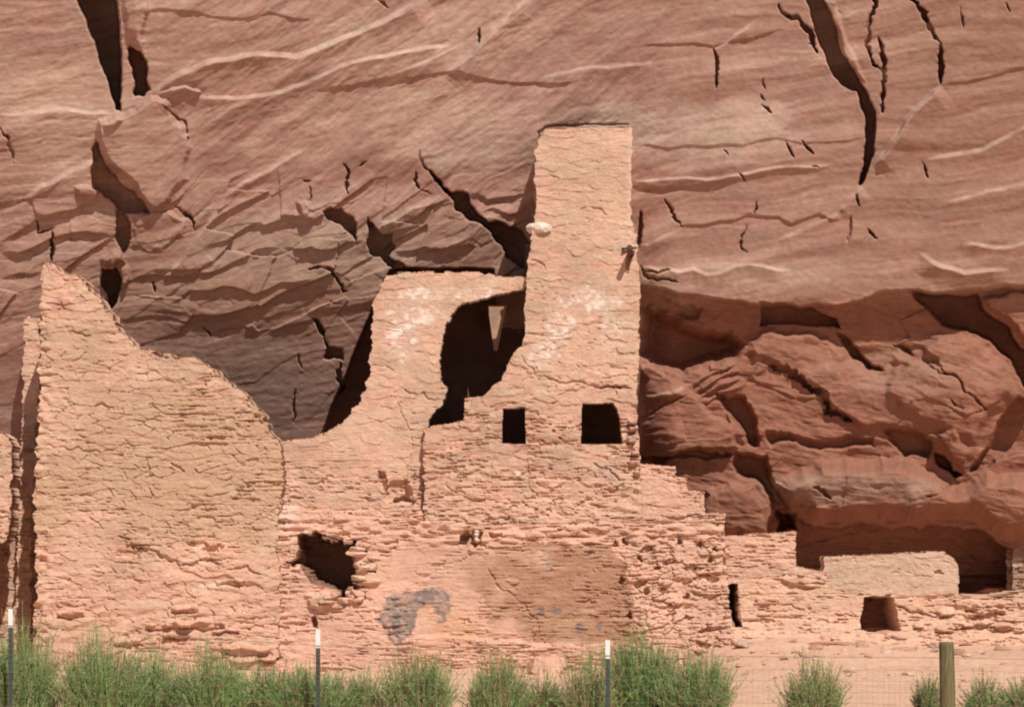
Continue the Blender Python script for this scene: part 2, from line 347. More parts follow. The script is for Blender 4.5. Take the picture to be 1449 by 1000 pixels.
    rg_([(900, 505), (930, 520), (965, 538), (990, 560), (1020, 590), (1048, 632), (1000, 638), (900, 642)], .16, 6, .0003, .0006)
    cr([(905, 590), (940, 572), (975, 560)], 2, .06); ld([(900, 562), (950, 556), (985, 540)], 0, 6, .06, 20, 5)
    rg_([(966, 538), (1020, 520), (1060, 500), (1090, 516), (1060, 540), (1046, 560), (1000, 560)], .04, 6)
    for k in range(4): ld([(978 + 6 * k, 548 + 8 * k), (1010 + 4 * k, 528 + 9 * k), (1044 + 2 * k, 514 + 11 * k)], .07, 5, -.05, 6, 3, .1, 8)
    rg_([(1008, 552), (1030, 560), (1056, 560), (1072, 590), (1076, 632), (1054, 632), (1040, 600)], -.4, 9)
    rg_([(900, 640), (1000, 638), (1040, 640), (1030, 648), (900, 652)], -.2, 5)
    rg_([(1036, 636), (1086, 642), (1092, 660), (1110, 700), (1134, 752), (1096, 752), (1088, 712), (1062, 680), (1040, 672)], -.5, 10)
    rg_([(1080, 606), (1130, 614), (1160, 622), (1240, 612), (1240, 636), (1160, 640), (1090, 634)], -.22, 10)
    rg_([(1246, 606), (1290, 606), (1320, 622), (1316, 650), (1280, 650), (1262, 630)], -.3, 8)
    rg_([(1318, 632), (1340, 645), (1368, 676), (1388, 640), (1440, 560), (1500, 560), (1500, 648), (1410, 652), (1385, 668), (1352, 678), (1322, 656)], -.5, 6)
    rg_([(1326, 612), (1352, 606), (1372, 640), (1364, 660), (1345, 650)], .12, 6, dome=.1)
    rg_([(998, 690), (1030, 680), (1066, 682), (1090, 716), (1090, 760), (998, 760)], .26, 10, dome=.08)
    rg_([(1092, 680), (1130, 660), (1200, 646), (1290, 646), (1350, 684), (1400, 664), (1500, 655), (1900, 650), (1900, 768), (1449, 764), (1410, 762), (1388, 744), (1330, 736), (1300, 746), (1230, 738), (1150, 742), (1104, 714)], .42, 26, 0, -.0010, dome=.16)
    rg_([(1096, 716), (1150, 742), (1230, 738), (1300, 746), (1388, 746), (1410, 764), (1900, 770), (1900, 850), (1096, 850)], -1.0, 6)
    cr([(1150, 690), (1176, 706)], 4, .15); cr([(1310, 702), (1330, 698)], 3, .1)
    for k in range(5): ld([(1130, 768 + 13 * k), (1250, 766 + 13 * k), (1449, 778 + 12 * k)], .05, 9, -.03, 9, 4, .1)
    Y = Y - R.H
    X_, Y_, Z_ = unproj(U, V, Y)
    verts = np.stack([X_, Y_, Z_], -1).reshape(-1, 3)
    # colour: bands, bleached and varnished patches, red alcove rock with red shade painted in
    base = np.array([.40, .24, .188]); C = np.ones(U.shape + (3,)) * base
    def mix(c, t): C[:] = C * (1 - t[..., None]) + np.array(c) * t[..., None]
    band = wl * bed(R_(6), 260, 16, 91) + wd * bed(R_(34), 300, 14, 92) + wr * bed(R_(7), 320, 16, 93)
    mix((.27, .145, .105), .65 * sm(band, 0, .6)); mix((.52, .35, .28), .75 * sm(-band, .05, .6))
    fine = wl * bed(R_(3), 70, 4, 94) + wd * bed(R_(42), 70, 4, 95) + wr * bed(R_(8), 90, 4, 96); C *= (1 + .20 * fine)[..., None]
    def blob(cx, cy, rx, ry, seed): return sm(1.15 - np.hypot((U - cx) / rx, (V - cy) / ry) + .5 * fbm(U / 50, V / 30, seed), .15, .8)
    mix((.50, .37, .30), .6 * blob(960, 185, 190, 50, 101)); mix((.50, .37, .30), .5 * blob(650, 215, 120, 40, 102))
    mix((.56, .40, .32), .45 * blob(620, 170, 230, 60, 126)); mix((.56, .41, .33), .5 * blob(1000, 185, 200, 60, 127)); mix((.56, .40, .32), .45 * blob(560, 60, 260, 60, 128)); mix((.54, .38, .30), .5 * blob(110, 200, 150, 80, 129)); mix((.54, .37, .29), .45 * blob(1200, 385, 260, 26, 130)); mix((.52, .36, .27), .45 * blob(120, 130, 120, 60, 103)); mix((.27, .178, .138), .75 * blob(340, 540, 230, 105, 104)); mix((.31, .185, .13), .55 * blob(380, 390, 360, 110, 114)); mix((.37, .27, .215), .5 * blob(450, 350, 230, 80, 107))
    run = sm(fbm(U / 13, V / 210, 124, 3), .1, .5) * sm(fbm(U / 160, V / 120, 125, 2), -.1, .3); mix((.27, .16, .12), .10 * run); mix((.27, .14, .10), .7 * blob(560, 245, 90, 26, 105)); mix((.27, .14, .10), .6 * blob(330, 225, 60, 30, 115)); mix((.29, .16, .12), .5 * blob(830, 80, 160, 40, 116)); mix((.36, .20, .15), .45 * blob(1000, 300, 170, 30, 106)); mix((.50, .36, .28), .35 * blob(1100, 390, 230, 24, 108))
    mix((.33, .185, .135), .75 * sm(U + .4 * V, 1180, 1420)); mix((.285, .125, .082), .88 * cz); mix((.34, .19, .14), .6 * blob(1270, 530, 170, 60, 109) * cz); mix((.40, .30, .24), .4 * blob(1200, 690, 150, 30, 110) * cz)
    sp = sm(fbm(wu / 9, wv / 5, 111, 3), .3, .6) * sm(fbm(U / 90, V / 60, 112, 2), 0, .5); mix((.26, .15, .11), .3 * sp)
    for pts in R.pale:  # sunlit look of the ledge edges painted in as paler colour
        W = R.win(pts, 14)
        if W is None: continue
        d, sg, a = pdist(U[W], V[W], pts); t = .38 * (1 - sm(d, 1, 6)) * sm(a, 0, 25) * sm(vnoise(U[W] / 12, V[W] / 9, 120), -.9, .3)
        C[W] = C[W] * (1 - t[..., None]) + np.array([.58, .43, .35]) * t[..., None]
    C *= (1 + .10 * fbm(U / 5, V / 3.5, 121, 2) + .10 * fbm(U / 20, V / 14, 122, 3))[..., None]
    pk = fbm(U / 26, V / 15, 123, 3); C *= 1 + pk[..., None] * np.array([.02, -.06, -.04])
    ny, nx = U.shape; idx = np.arange(ny * nx).reshape(ny, nx)
    q = np.stack([idx[:-1, :-1], idx[1:, :-1], idx[1:, 1:], idx[:-1, 1:]], -1).reshape(-1, 4)
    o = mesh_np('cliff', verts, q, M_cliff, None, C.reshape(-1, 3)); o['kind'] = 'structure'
build_cliff()

# ------------------------------------------------------------------ ground
def build_ground():
    def sp(lo, a, b, hi, st):
        return spaced(lo, a, b, hi, st)
    xs = sp(-90, -8.2, 8.2, 90, .028); ys = sp(-120, -11, .6, 9, .045)
    X, Y = np.meshgrid(xs, ys)
    k = sm(X, 1.5, 3.8)
    foot = -.17 * (1 - k) + .20 * k + .05 * fbm(X / 1.5, Y / 1.5, 5, 2)
    Z = foot * sm(Y, -7, -1.2) + .02 * fbm(X / .5, Y / .4, 7, 3) + .006 * fbm(X / .09, Y / .09, 8, 3)
    Z += .02 * np.clip(fbm(X / .22, Y / .3, 9, 3) - .15, 0, 1)
    Z += (.62 * sm(Y, .95, 1.15) * k)                                     # alcove floor behind the right-hand walls
    Z += .10 * sm(X, 2.2, 3.0) * (1 - sm(X, 3.8, 4.8)) * sm(Y, -1.5, -.3)
    base = np.array([.70, .46, .33]); C = np.ones(X.shape + (3,)) * base
    t = sm(fbm(X / 1.2, Y / .7, 12, 4), 0, .6)[..., None]; C = C * (1 - .35 * t) + np.array([.56, .33, .24]) * .35 * t
    t = sm(fbm(X / .07, Y / .09, 13, 3), .25, .5)[..., None]; C = C * (1 - .35 * t) + np.array([.34, .19, .13]) * .35 * t
    ny, nx = X.shape; idx = np.arange(ny * nx).reshape(ny, nx)
    q = np.stack([idx[:-1, :-1], idx[:-1, 1:], idx[1:, 1:], idx[1:, :-1]], -1).reshape(-1, 4)
    o = mesh_np('ground', np.stack([X, Y, Z], -1).reshape(-1, 3), q, M_ground, None, C.reshape(-1, 3)); o['kind'] = 'structure'
build_ground()

# ------------------------------------------------------------------ masonry
MORT = np.array([.585, .378, .275])
def masonry(U, V, seed, ch=7.0, sw=24, warp=5):
    vv = V + warp * .8 * fbm(U / 90, V / 70, seed + 1, 3) + .8 * vnoise(U / 14, V / 30, seed + 2)
    rnd = np.random.RandomState(seed); n = 400
    b = V.min() - 40 + np.cumsum(ch * rnd.choice([.55, .7, .9, 1.1, 1.45], n)); b = b[b < V.max() + 60]
    row = np.clip(np.searchsorted(b, vv.ravel()).reshape(V.shape), 1, len(b) - 1)
    dv = np.minimum(vv - b[row - 1], b[row] - vv); hrow = b[row] - b[row - 1]
    wr = sw * (.6 + .9 * _h(row, row * 0, seed + 3)); uu = U / wr + 7 * _h(row, row * 0, seed + 4) + .12 * vnoise(V / 3 + U * .02, U / 40, seed)
    i = np.floor(uu)
    bl = i + .7 * _h(i, row, seed + 5); le = uu < bl; i = np.where(le, i - 1, i)
    lo = i + .7 * _h(i, row, seed + 5); hi = i + 1 + .7 * _h(i + 1, row, seed + 5)
    du = np.minimum(uu - lo, hi - uu) * wr
    return row, i, dv, du, hrow, _h(i, row, seed + 6), _h(i, row, seed + 8)
def wall(name, poly, Y0, th, seed, parent=None, ch=7., sw=24, amp=.022, jd=.03, plaster=.5, crk=.02, holes=(), feats=None, tint=None, jag=7, lean=0, st=1.4, base=None, mort=None, rough=.010, winjag=1.5, plf=None):
    st = 1.05
    xs = [p[0] for p in poly]; ys = [p[1] for p in poly]
    us = np.arange(min(xs) - 8, max(xs) + 8, st); vs = np.arange(min(ys) - 8, max(ys) + 8, st)
    R = Relief(us, vs, seed); U, V = R.U, R.V
    row, si, dv, du, hr, r1, r2 = masonry(U, V, seed, ch, sw)
    pl = sm(fbm(U / 60, V / 34, seed + 20, 4) + (plaster - .5) * 2 + (plf(U, V) if plf else 0), -.35, .25)        # 1 = mud coat keeps the joints covered
    jn = sm(fbm(U / 26, V / 9, seed + 21, 3), -.35, .35)
    jv = 1 - sm(dv, .2, 1.5); jh = 1 - sm(du, .2, 1.4)
    jn2 = sm(fbm(U / 17, V / 7, seed + 22, 2), -.1, .4); joint = np.maximum(jv * (.12 + .88 * jn * jn2), jh * .6 * jn * jn2)
    stone = amp * ((r1 - .5) * .8 + 1.0 * (r1 > .93) - 1.3 * (r2 > .94)) * (1 - jv) * (1 - jh)
    H = R.H; H += (1 - .92 * pl) * (stone - jd * 1.15 * joint)
    wu = U + 4 * fbm(U / 18, V / 18, seed + 30, 2); wv = V + 3 * fbm(U / 17, V / 17, seed + 31, 2)
    f1, f2, rid, cx, cy = voro(wu / 30, wv / 11, seed + 32)
    ck = (1 - sm(f2 - f1, .01, .085)) * sm(fbm(U / 20, V / 12, seed + 33, 3), .1, .3)
    H += pl * (-crk * ck + .009 * (rid - .5) + .012 * cy * (rid > .6))
    H += .022 * fbm(U / 70, V / 50, seed + 34, 3) + .6 * rough * fbm(U / 9, V / 5, seed + 35, 3) + (.0075 - .0045 * pl) * vnoise(U / 2.6, V / 1.9, seed + 36)
    # short dark gaps between stones, broken mud edges
    ds = fbm(U / 13, V / 2.6, seed + 45, 2); H -= .035 * sm(ds, .38, .5) * (1 - .88 * pl)
    ed_ = fbm(U / 30, V / 16, seed + 46, 4); H += .3 * crk * sm(ed_, .0, .03) * pl
    # missing chips
    pit = sm(fbm(U / 8, V / 5, seed + 37, 2), .5, .66); H -= (.045 - .028 * pl) * pit * sm(fbm(U / 60, V / 60, seed + 38, 2), -.15, .35)
    if feats: feats(R)
    # outline, broken course by course and stone by stone
    Uj = U + (_h(row, row * 0, seed + 40) - .5) * jag * .45 + .9 * jag * fbm(U / 18, V / 9, seed + 41, 3)
    Vj = V + (_h(np.floor(U / 13 + row * .37), row, seed + 42) - .5) * jag * .7 + .35 * jag * fbm(U / 15, V / 12, seed + 43, 2)
    m = inside(Uj, Vj, poly)
    for h in holes:
        Uh = U + (Uj - U) * winjag / 7; Vh = V + (Vj - V) * winjag / 7; m &= ~inside(Uh, Vh, h)
    q = m[:-1, :-1] & m[1:, :-1] & m[1:, 1:] & m[:-1, 1:]
    ny, nx = U.shape; s = (D + Y0) / K
    X_ = (U - CX) * s; Z_ = EYE - (V - HV) * s; vb = max(ys); ln = lean * (vb - V) * .01
    Yf = Y0 - H + ln; Yb = np.full(U.shape, Y0 + th) + ln + .02 * fbm(U / 20, V / 15, seed + 50, 2)
    front = np.stack([X_, Yf, Z_], -1).reshape(-1, 3); back = np.stack([X_, Yb, Z_], -1).reshape(-1, 3)
    idx = np.arange(ny * nx).reshape(ny, nx); n = ny * nx
    a, b_, c, d = idx[:-1, :-1][q], idx[1:, :-1][q], idx[1:, 1:][q], idx[:-1, 1:][q]
    Q = [np.stack([a, b_, c, d], -1), np.stack([a, d, c, b_], -1) + n]
    def side(p0, p1): Q.append(np.stack([p0, p0 + n, p1 + n, p1], -1))
    qp = np.pad(q, 1); I = qp[1:-1, 1:-1]
    for (sh, A, B) in ((qp[1:-1, :-2], idx[1:, :-1], idx[:-1, :-1]), (qp[1:-1, 2:], idx[:-1, 1:], idx[1:, 1:]), (qp[:-2, 1:-1], idx[:-1, :-1], idx[:-1, 1:]), (qp[2:, 1:-1], idx[1:, 1:], idx[1:, :-1])):
        e = I & ~sh; side(A[e], B[e])
    Q = np.concatenate(Q)
    # colours
    mo = MORT if mort is None else np.array(mort); bs = np.array([.57, .345, .245]) if base is None else np.array(base)
    C = np.ones(U.shape + (3,)) * mo
    sc = bs[None, None] * (.80 + .42 * r2)[..., None]
    red = ((r1 > .82) * 1.)[..., None]; sc = sc * (1 - .55 * red) + np.array([.46, .235, .165]) * .55 * red
    pale = ((r1 < .08) * 1.)[..., None]; sc = sc * (1 - .6 * pale) + np.array([.68, .50, .39]) * .6 * pale
    t = ((1 - pl) * .8 * (1 - .8 * joint))[..., None]; C = C * (1 - t) + sc * t
    C *= (1 + .24 * fbm(U / 90, V / 60, seed + 60, 4) + .15 * fbm(U / 11, V / 7, seed + 61, 3))[..., None]
    pk = fbm(U / 24, V / 15, seed + 62, 3); C *= 1 + pk[..., None] * np.array([.06, -.07, -.05])
    if tint: tint(U, V, C)
    C2 = C.reshape(-1, 3)
    used = np.zeros(2 * n, bool); used[Q.ravel()] = True; remap = np.cumsum(used) - 1
    V3 = np.concatenate([front, back])[used]; CC = np.concatenate([C2, C2])[used]
    return mesh_np(name, V3, remap[Q], M_wall, parent, CC)
def box_obj(name, x0, x1, y0, y1, z0, z1, mat, parent=None, rot=None):
    v = [(x, y, z) for z in (z0, z1) for y in (y0, y1) for x in (x0, x1)]
    q = [(0, 2, 3, 1), (4, 5, 7, 6), (0, 1, 5, 4), (2, 6, 7, 3), (0, 4, 6, 2), (1, 3, 7, 5)]
    return mesh_np(name, np.array(v), np.array(q), mat, parent, None, False)
def blend(C, c, t): C[:] = C * (1 - t[..., None]) + np.array(c) * t[..., None]
def blobm(U, V, cx, cy, rx, ry, seed, n=.6, s=22, a=.05, b=.75): return sm(1 - np.hypot((U - cx) / rx, (V - cy) / ry) + n * fbm(U / s, V / (s * .8), seed, 4), a, b)
def px(u, Y=0): return (u - CX) * (D + Y) / K
def pz(v, Y=0): return EYE - (v - HV) * (D + Y) / K

# big broken wall on the left
def f_left(R):
    for p, w_, d_ in (([(168, 756), (190, 775), (215, 778), (245, 792), (258, 800)], 3, .05), ([(257, 802), (285, 792), (310, 800)], 3.5, .06), ([(320, 806), (350, 800), (372, 812)], 3, .05), ([(60, 620), (110, 632), (175, 628), (225, 634), (300, 640)], 1.6, .03),
                  ([(130, 575), (158, 576), (160, 582)], 2.2, .04), ([(205, 645), (212, 662), (218, 690)], 2, .035), ([(240, 655), (262, 668)], 4, .05), ([(140, 430), (165, 445)], 2.5, .04), ([(95, 470), (130, 476)], 2.5, .04)):
        R.crack(p, w_, d_, .4)
    R.ledge([(160, 760), (210, 782), (258, 806), (320, 812), (380, 822)], .03, 60, -.025, 40, 3, .3)
    for (x, y, a) in ((240, 882, 1), (285, 880, 1), (262, 858, 0), (250, 896, 0), (350, 915, 1), (325, 822, 0), (100, 865, 0), (320, 890, 0), (360, 930, 1), (180, 905, 0)):
        L = 20 + 14 * a; R.region([(x - L, y), (x, y - 4), (x + L, y - 2), (x + L, y + 4), (x - L, y + 5)], .06 + .04 * a, 2.5)
        R.crack([(x - L, y + 8), (x + L, y + 7)], 3, .06, .2)
    low = sm(R.V, 770, 860); R.H += low * .022 * vnoise(R.U / 19 + .02 * R.V, R.V / 7.5 + .03 * R.U, 77)
    e = sm(-(R.U - 57), -26, -4); R.H += e * .03 * vnoise(R.U / 9, R.V / 7, 78)
def t_left(U, V, C):
    blend(C, (.50, .325, .215), .8 * sm(fbm(U / 110, V / 120, 301, 3) + .5 - np.abs(V - 640) / 260, 0, .45))
    blend(C, (.60, .37, .27), .5 * sm(V, 760, 850))
    blend(C, (.40, .20, .15), .7 * blobm(U, V, 88, 430, 22, 22, 302)); blend(C, (.44, .22, .15), .6 * blobm(U, V, 160, 865, 14, 5, 303, .2)); blend(C, (.40, .2, .15), .6 * blobm(U, V, 243, 828, 10, 5, 304, .2))
    blend(C, (.68, .54, .42), .8 * blobm(U, V, 300, 828, 32, 3.5, 305, .2)); blend(C, (.68, .54, .42), .7 * blobm(U, V, 372, 900, 20, 4, 306, .2))
    blend(C, (.52, .34, .20), .5 * blobm(U, V, 130, 890, 70, 26, 307))
o = wall('masonry_wall', [(57, 380), (66, 372), (80, 374), (92, 386), (112, 386), (124, 402), (138, 422), (150, 436), (162, 446), (172, 468), (190, 486), (205, 494), (228, 501), (276, 502), (284, 512), (300, 520), (316, 534), (337, 548), (355, 565), (372, 584), (386, 606), (398, 630), (402, 690), (394, 760), (398, 850), (392, 975), (40, 975), (50, 850), (52, 780), (47, 700), (51, 640), (54, 560), (56, 450)],
     -.175, .5, 100, ch=7.5, sw=26, amp=.030, jd=.05, plaster=.64, crk=.036, feats=f_left, tint=t_left, jag=7)
tag(o, 'tall broken mud wall on the left with its top stepping down to the right', 'ruined wall')
o = wall('masonry_wall', [(34, 452), (42, 448), (58, 449), (56, 560), (50, 640), (44, 740), (44, 975), (14, 975), (24, 800), (27, 700), (31, 560)], 1.35, .3, 120, ch=7, sw=30, plaster=.45, jd=.035, jag=4)
tag(o, 'narrow upright wall end standing just left of the tall broken wall', 'ruined wall')
o = wall('masonry_wall', [(-160, 640), (-60, 622), (2, 612), (14, 618), (18, 640), (16, 720), (9, 762), (-14, 780), (-18, 975), (-160, 975)], .2, .5, 125, plaster=.4, jag=5)
tag(o, 'low lit wall fragment cut off by the left edge of the photo', 'ruined wall')

o = wall('masonry_wall', [(-60, 720), (0, 706), (30, 690), (50, 694), (50, 975), (-60, 975)], 1.66, .25, 127, plaster=.4, jag=5)
tag(o, 'low shaded cross wall in the dark gap left of the tall broken wall', 'ruined wall')
# whitewashed wall left of the tower
HOLE = [(752, 402), (742, 409), (700, 417), (668, 426), (650, 434), (640, 446), (632, 462), (626, 482), (623, 508), (626, 535), (634, 548), (632, 560), (626, 574), (616, 582), (611, 592), (604, 606), (604, 650), (752, 650)]
def f_white(R):
    R.crack([(556, 548), (575, 600), (582, 640), (578, 700)], 1.6, .02, .3); R.crack([(560, 545), (600, 556), (626, 566)], 1.8, .03, .4); R.crack([(500, 512), (540, 518), (560, 528)], 1.4, .02, .3)
    R.region([(534, 664), (545, 668), (551, 690), (545, 700), (537, 690)], -.12, 3); R.region([(550, 680), (576, 676), (590, 712), (548, 713), (540, 705)], -.10, 6)
    R.region([(556, 706), (572, 700), (586, 712), (552, 714)], -.25, 3); R.region([(574, 684), (584, 680), (590, 710), (580, 712)], .09, 3)
    R.region([(540, 676), (550, 672), (552, 692), (542, 694)], .06, 3)
def t_white(U, V, C):
    m = sm(fbm(U / 9, V / 7, 310, 4), -.15, .5)
    z = np.maximum.reduce([blobm(U, V, 570, 470, 32, 60, 311), blobm(U, V, 600, 418, 60, 18, 312), blobm(U, V, 670, 415, 34, 12, 313), blobm(U, V, 600, 450, 40, 25, 314)])
    blend(C, (.68, .50, .41), .45 * z); blend(C, (.86, .78, .72), .8 * z * m)
    blend(C, (.74, .56, .48), .7 * blobm(U, V, 408, 690, 20, 46, 316) * (.4 + .6 * m)); blend(C, (.42, .25, .18), .4 * blobm(U, V, 600, 556, 34, 8, 315))
    blend(C, (.66, .45, .34), .5 * blobm(U, V, 520, 600, 60, 50, 317)); blend(C, (.64, .405, .30), .75 * sm(V + 26 * fbm(U / 30, V / 20, 318, 3), 640, 730))
ww = thing('masonry_wall', 'pale wall with patches of whitewash and a large dark hole beside the tower', 'ruined wall', (px(560), .15, pz(760)))
def par(o, p):
    o.parent = p; o.matrix_parent_inverse = __import__('mathutils').Matrix.Translation(-p.location); return o
o = wall('wall', [(388, 626), (430, 620), (460, 613), (478, 602), (492, 588), (505, 570), (515, 550), (523, 524), (524, 490), (527, 455), (531, 425), (538, 398), (545, 388), (600, 384), (660, 385), (700, 389), (756, 391), (756, 746), (388, 746)],
     .15, .22, 130, ch=5.2, sw=24, plaster=.8, jd=.024, amp=.012, crk=.004, plf=lambda U, V: -.75 * sm(V, 590, 660), holes=[HOLE], feats=f_white, tint=t_white, jag=6, rough=.006, winjag=5)
par(o, ww)
# dark room behind the hole: back wall, left side wall, floor and an unseen slab added overhead to keep it dark, slotted for one blade of sun
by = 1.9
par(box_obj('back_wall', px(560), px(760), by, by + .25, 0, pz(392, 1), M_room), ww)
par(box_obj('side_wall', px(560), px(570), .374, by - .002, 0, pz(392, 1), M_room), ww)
def shade_roof_slab():
    z0 = pz(402, .5); bm_v = []; q = []
    # slot outline: the sun-ray images of the patch (700..716, 440..492) on the added wedge
    def up(u, v):
        X, Z = px(u, 1.06), pz(v, 1.06); k = (z0 - Z) / SUN.z; return (X + SUN.x * k, 1.06 + SUN.y * k)
    A, B, Cc, Dd = up(692, 434), up(714, 434), up(700, 492), up(692, 492)   # back-left, back-right, front-right, front-left
    x0, x1, y0, y1 = px(560), px(775), .374, by - .002
    yb, yf = A[1], Cc[1]
    quads = [[(x0, yb), (x1, yb), (x1, y1), (x0, y1)], [(x0, y0), (x1, y0), (x1, yf), (x0, yf)], [(x0, yf), Dd, A, (x0, yb)], [Cc, (x1, yf), (x1, yb), B]]
    V = []; Q = []
    for qd in quads:
        n = len(V); V += [(x, y, z0) for x, y in qd] + [(x, y, z0 + .04) for x, y in qd]
        Q += [(n, n + 3, n + 2, n + 1), (n + 4, n + 5, n + 6, n + 7)] + [(n + i, n + (i + 1) % 4, n + 4 + (i + 1) % 4, n + 4 + i) for i in range(4)]
    return mesh_np('added_shade_roof', np.array(V), np.array(Q), M_room, None, None, False)
par(shade_roof_slab(), ww)
def sun_wedge():  # added wedge imitating a patch of sun inside the dark room
    P = [(690, 432), (717, 432), (709, 470), (704, 496), (699, 496), (694, 460)]; n = len(P)
    V = [(px(u, 1.06), y, pz(v, 1.06)) for y in (1.06, 1.12) for u, v in P]
    Q = [(0, 3, 2, 1), (0, 5, 4, 3), (n, n + 1, n + 2, n + 3), (n, n + 3, n + 4, n + 5)] + [(i, (i + 1) % n, n + (i + 1) % n, n + i) for i in range(n)]
    return mesh_np('sun_patch_wedge', np.array(V), np.array(Q), M_room2, None, None, False)
par(sun_wedge(), ww)

# tower
W1 = [(712, 578), (743, 577), (744, 627), (711, 627)]; W2 = [(824, 571), (868, 570), (874, 580), (879, 600), (880, 627), (823, 627)]
def f_tower(R):
    R.region([(889, 355), (898, 355), (893, 372), (888, 389), (884, 386)], -.16, 1.5, j=.1); R.crack([(879, 352), (900, 351)], 3, .12, .1)
    R.H += .02 * sm(fbm(R.U / 34, R.V / 20, 90, 3), .02, .08) * sm(R.V, 380, 500)
    for p, w_, d_ in (([(758, 530), (790, 542), (830, 545), (850, 549), (890, 551)], 2, .04), ([(848, 549), (896, 549)], 2.4, .06), ([(745, 640), (748, 680), (752, 712)], 1.6, .03), ([(868, 548), (872, 562)], 2, .03), ([(735, 500), (756, 525), (765, 540)], 1.5, .02),
                  ([(744, 618), (758, 620)], 2, .05), ([(820, 300), (860, 305)], 1.8, .03), ([(832, 229), (852, 231)], 1.6, .02), ([(775, 245), (800, 252)], 1.6, .02), ([(840, 655), (852, 662), (870, 672), (885, 680)], 2.6, .05), ([(845, 690), (870, 696), (884, 684)], 2.6, .05), ([(750, 368), (765, 372), (772, 384)], 2, .03)):
        R.crack(p, w_, d_, .4)
    for (x, y) in ((894, 597), (895, 606), (893, 622), (899, 640), (896, 655), (902, 668)):
        R.region([(x - 6, y - 3), (x + 7, y - 4), (x + 7, y + 3), (x - 6, y + 4)], .09, 2); R.crack([(x - 8, y + 6), (x + 6, y + 6)], 2.4, .1)
    e = sm(-(R.U - 880), -20, 10); R.H += .012 * vnoise(R.U / 12, R.V / 5, 88) * sm(R.V, 640, 700)
    R.H += .016 * vnoise(R.U / 15, R.V / 5.5, 89) * sm(R.U, 820, 850) * sm(R.V, 630, 650)
def t_tower(U, V, C):
    m = sm(fbm(U / 8, V / 7, 320, 4), -.15, .5)
    z = np.maximum.reduce([blobm(U, V, 830, 425, 62, 26, 321), blobm(U, V, 790, 455, 28, 40, 322), blobm(U, V, 775, 500, 34, 30, 323), .6 * blobm(U, V, 870, 470, 30, 40, 324)])
    blend(C, (.67, .48, .39), .5 * z); blend(C, (.84, .75, .69), .72 * z * m)
    blend(C, (.56, .37, .245), .45 * blobm(U, V, 830, 260, 80, 90, 325)); blend(C, (.30, .23, .20), .5 * blobm(U, V, 868, 548, 34, 5, 326, .3))
    blend(C, (.40, .30, .26), .4 * blobm(U, V, 862, 668, 34, 26, 327)); blend(C, (.86, .76, .68), .9 * blobm(U, V, 732, 669, 8, 4, 328, .1))
    blend(C, (.64, .405, .30), .75 * sm(V + 26 * fbm(U / 30, V / 20, 329, 3), 650, 740)); blend(C, (.70, .52, .42), .4 * sm(U, 884, 893) * (1 - sm(V, 300, 330)))
tw = thing('tower', 'tall square masonry tower rising against the cliff with two dark window openings', 'tower', (px(825), 0, pz(760)))
o = wall('front_wall', [(599, 604), (640, 597), (656, 594), (657, 561), (688, 558), (694, 546), (710, 538), (716, 520), (724, 500), (738, 488), (744, 470), (742, 430), (746, 380), (752, 330), (758, 295), (757, 250), (757, 210), (764, 194), (770, 184), (800, 181), (840, 178), (870, 182), (896, 179), (895, 250), (893, 310), (903, 335), (906, 400), (905, 500), (902, 570), (907, 650), (910, 756), (599, 756)],
     0, .3, 140, ch=5.6, sw=22, plaster=.78, jd=.026, amp=.014, crk=.004, plf=lambda U, V: -.75 * sm(V, 550, 610), holes=[W1, W2], feats=f_tower, tint=t_tower, jag=3.5, rough=.007, winjag=2)
par(o, tw)
par(wall('side_wall', [(744, 470), (742, 430), (746, 380), (752, 330), (758, 295), (757, 250), (757, 210), (770, 190), (778, 190), (778, 780), (744, 780)], .302, 1.0, 141, jag=3, plaster=.4), tw)
par(wall('side_wall', [(884, 186), (892, 186), (888, 310), (898, 335), (900, 400), (900, 570), (904, 780), (882, 780)], .302, .9, 142, jag=3, plaster=.4), tw)
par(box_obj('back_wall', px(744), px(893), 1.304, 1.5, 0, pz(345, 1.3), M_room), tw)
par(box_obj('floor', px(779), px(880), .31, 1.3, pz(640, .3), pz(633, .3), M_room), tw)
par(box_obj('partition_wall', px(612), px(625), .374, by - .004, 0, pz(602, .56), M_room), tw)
# timber stub with its shadow, and the pale stone at the tower's corner
def tube(name, pts, r, mat, parent=None, n=8, taper=1):
    pts = [Vector(p) for p in pts]; V = []; Q = []; rr = random.Random(len(name))
    for i, p in enumerate(pts):
        t = (pts[min(i + 1, len(pts) - 1)] - pts[max(i - 1, 0)]).normalized(); a = t.orthogonal().normalized(); b = t.cross(a)
        ri = r * (1 + (taper - 1) * i / (len(pts) - 1))
        for k in range(n):
            g = 2 * math.pi * k / n; V.append(p + (a * math.cos(g) + b * math.sin(g)) * ri * (1 if n < 6 else rr.uniform(.94, 1.06)))
    for i in range(len(pts) - 1):
        for k in range(n): Q.append((i * n + k, i * n + (k + 1) % n, (i + 1) * n + (k + 1) % n, (i + 1) * n + k))
    for s, f in ((0, 1), ((len(pts) - 1) * n, 0)):
        c = len(V); V.append(pts[0] if f else pts[-1])
        for k in range(0, n, 2): Q.append((c, s + k, s + (k + 1) % n, s + (k + 2) % n))
    return mesh_np(name, np.array([tuple(v) for v in V]), np.array(Q), mat, parent)
par(tube('roof_beam', [(px(895), .15, pz(358)), (px(891), -.10, pz(357)), (px(889), -.34, pz(355))], .042, M_beam), tw)
par(tube('roof_beam', [(px(903), .1, pz(355)), (px(880), -.04, pz(356))], .017, M_beam), tw)

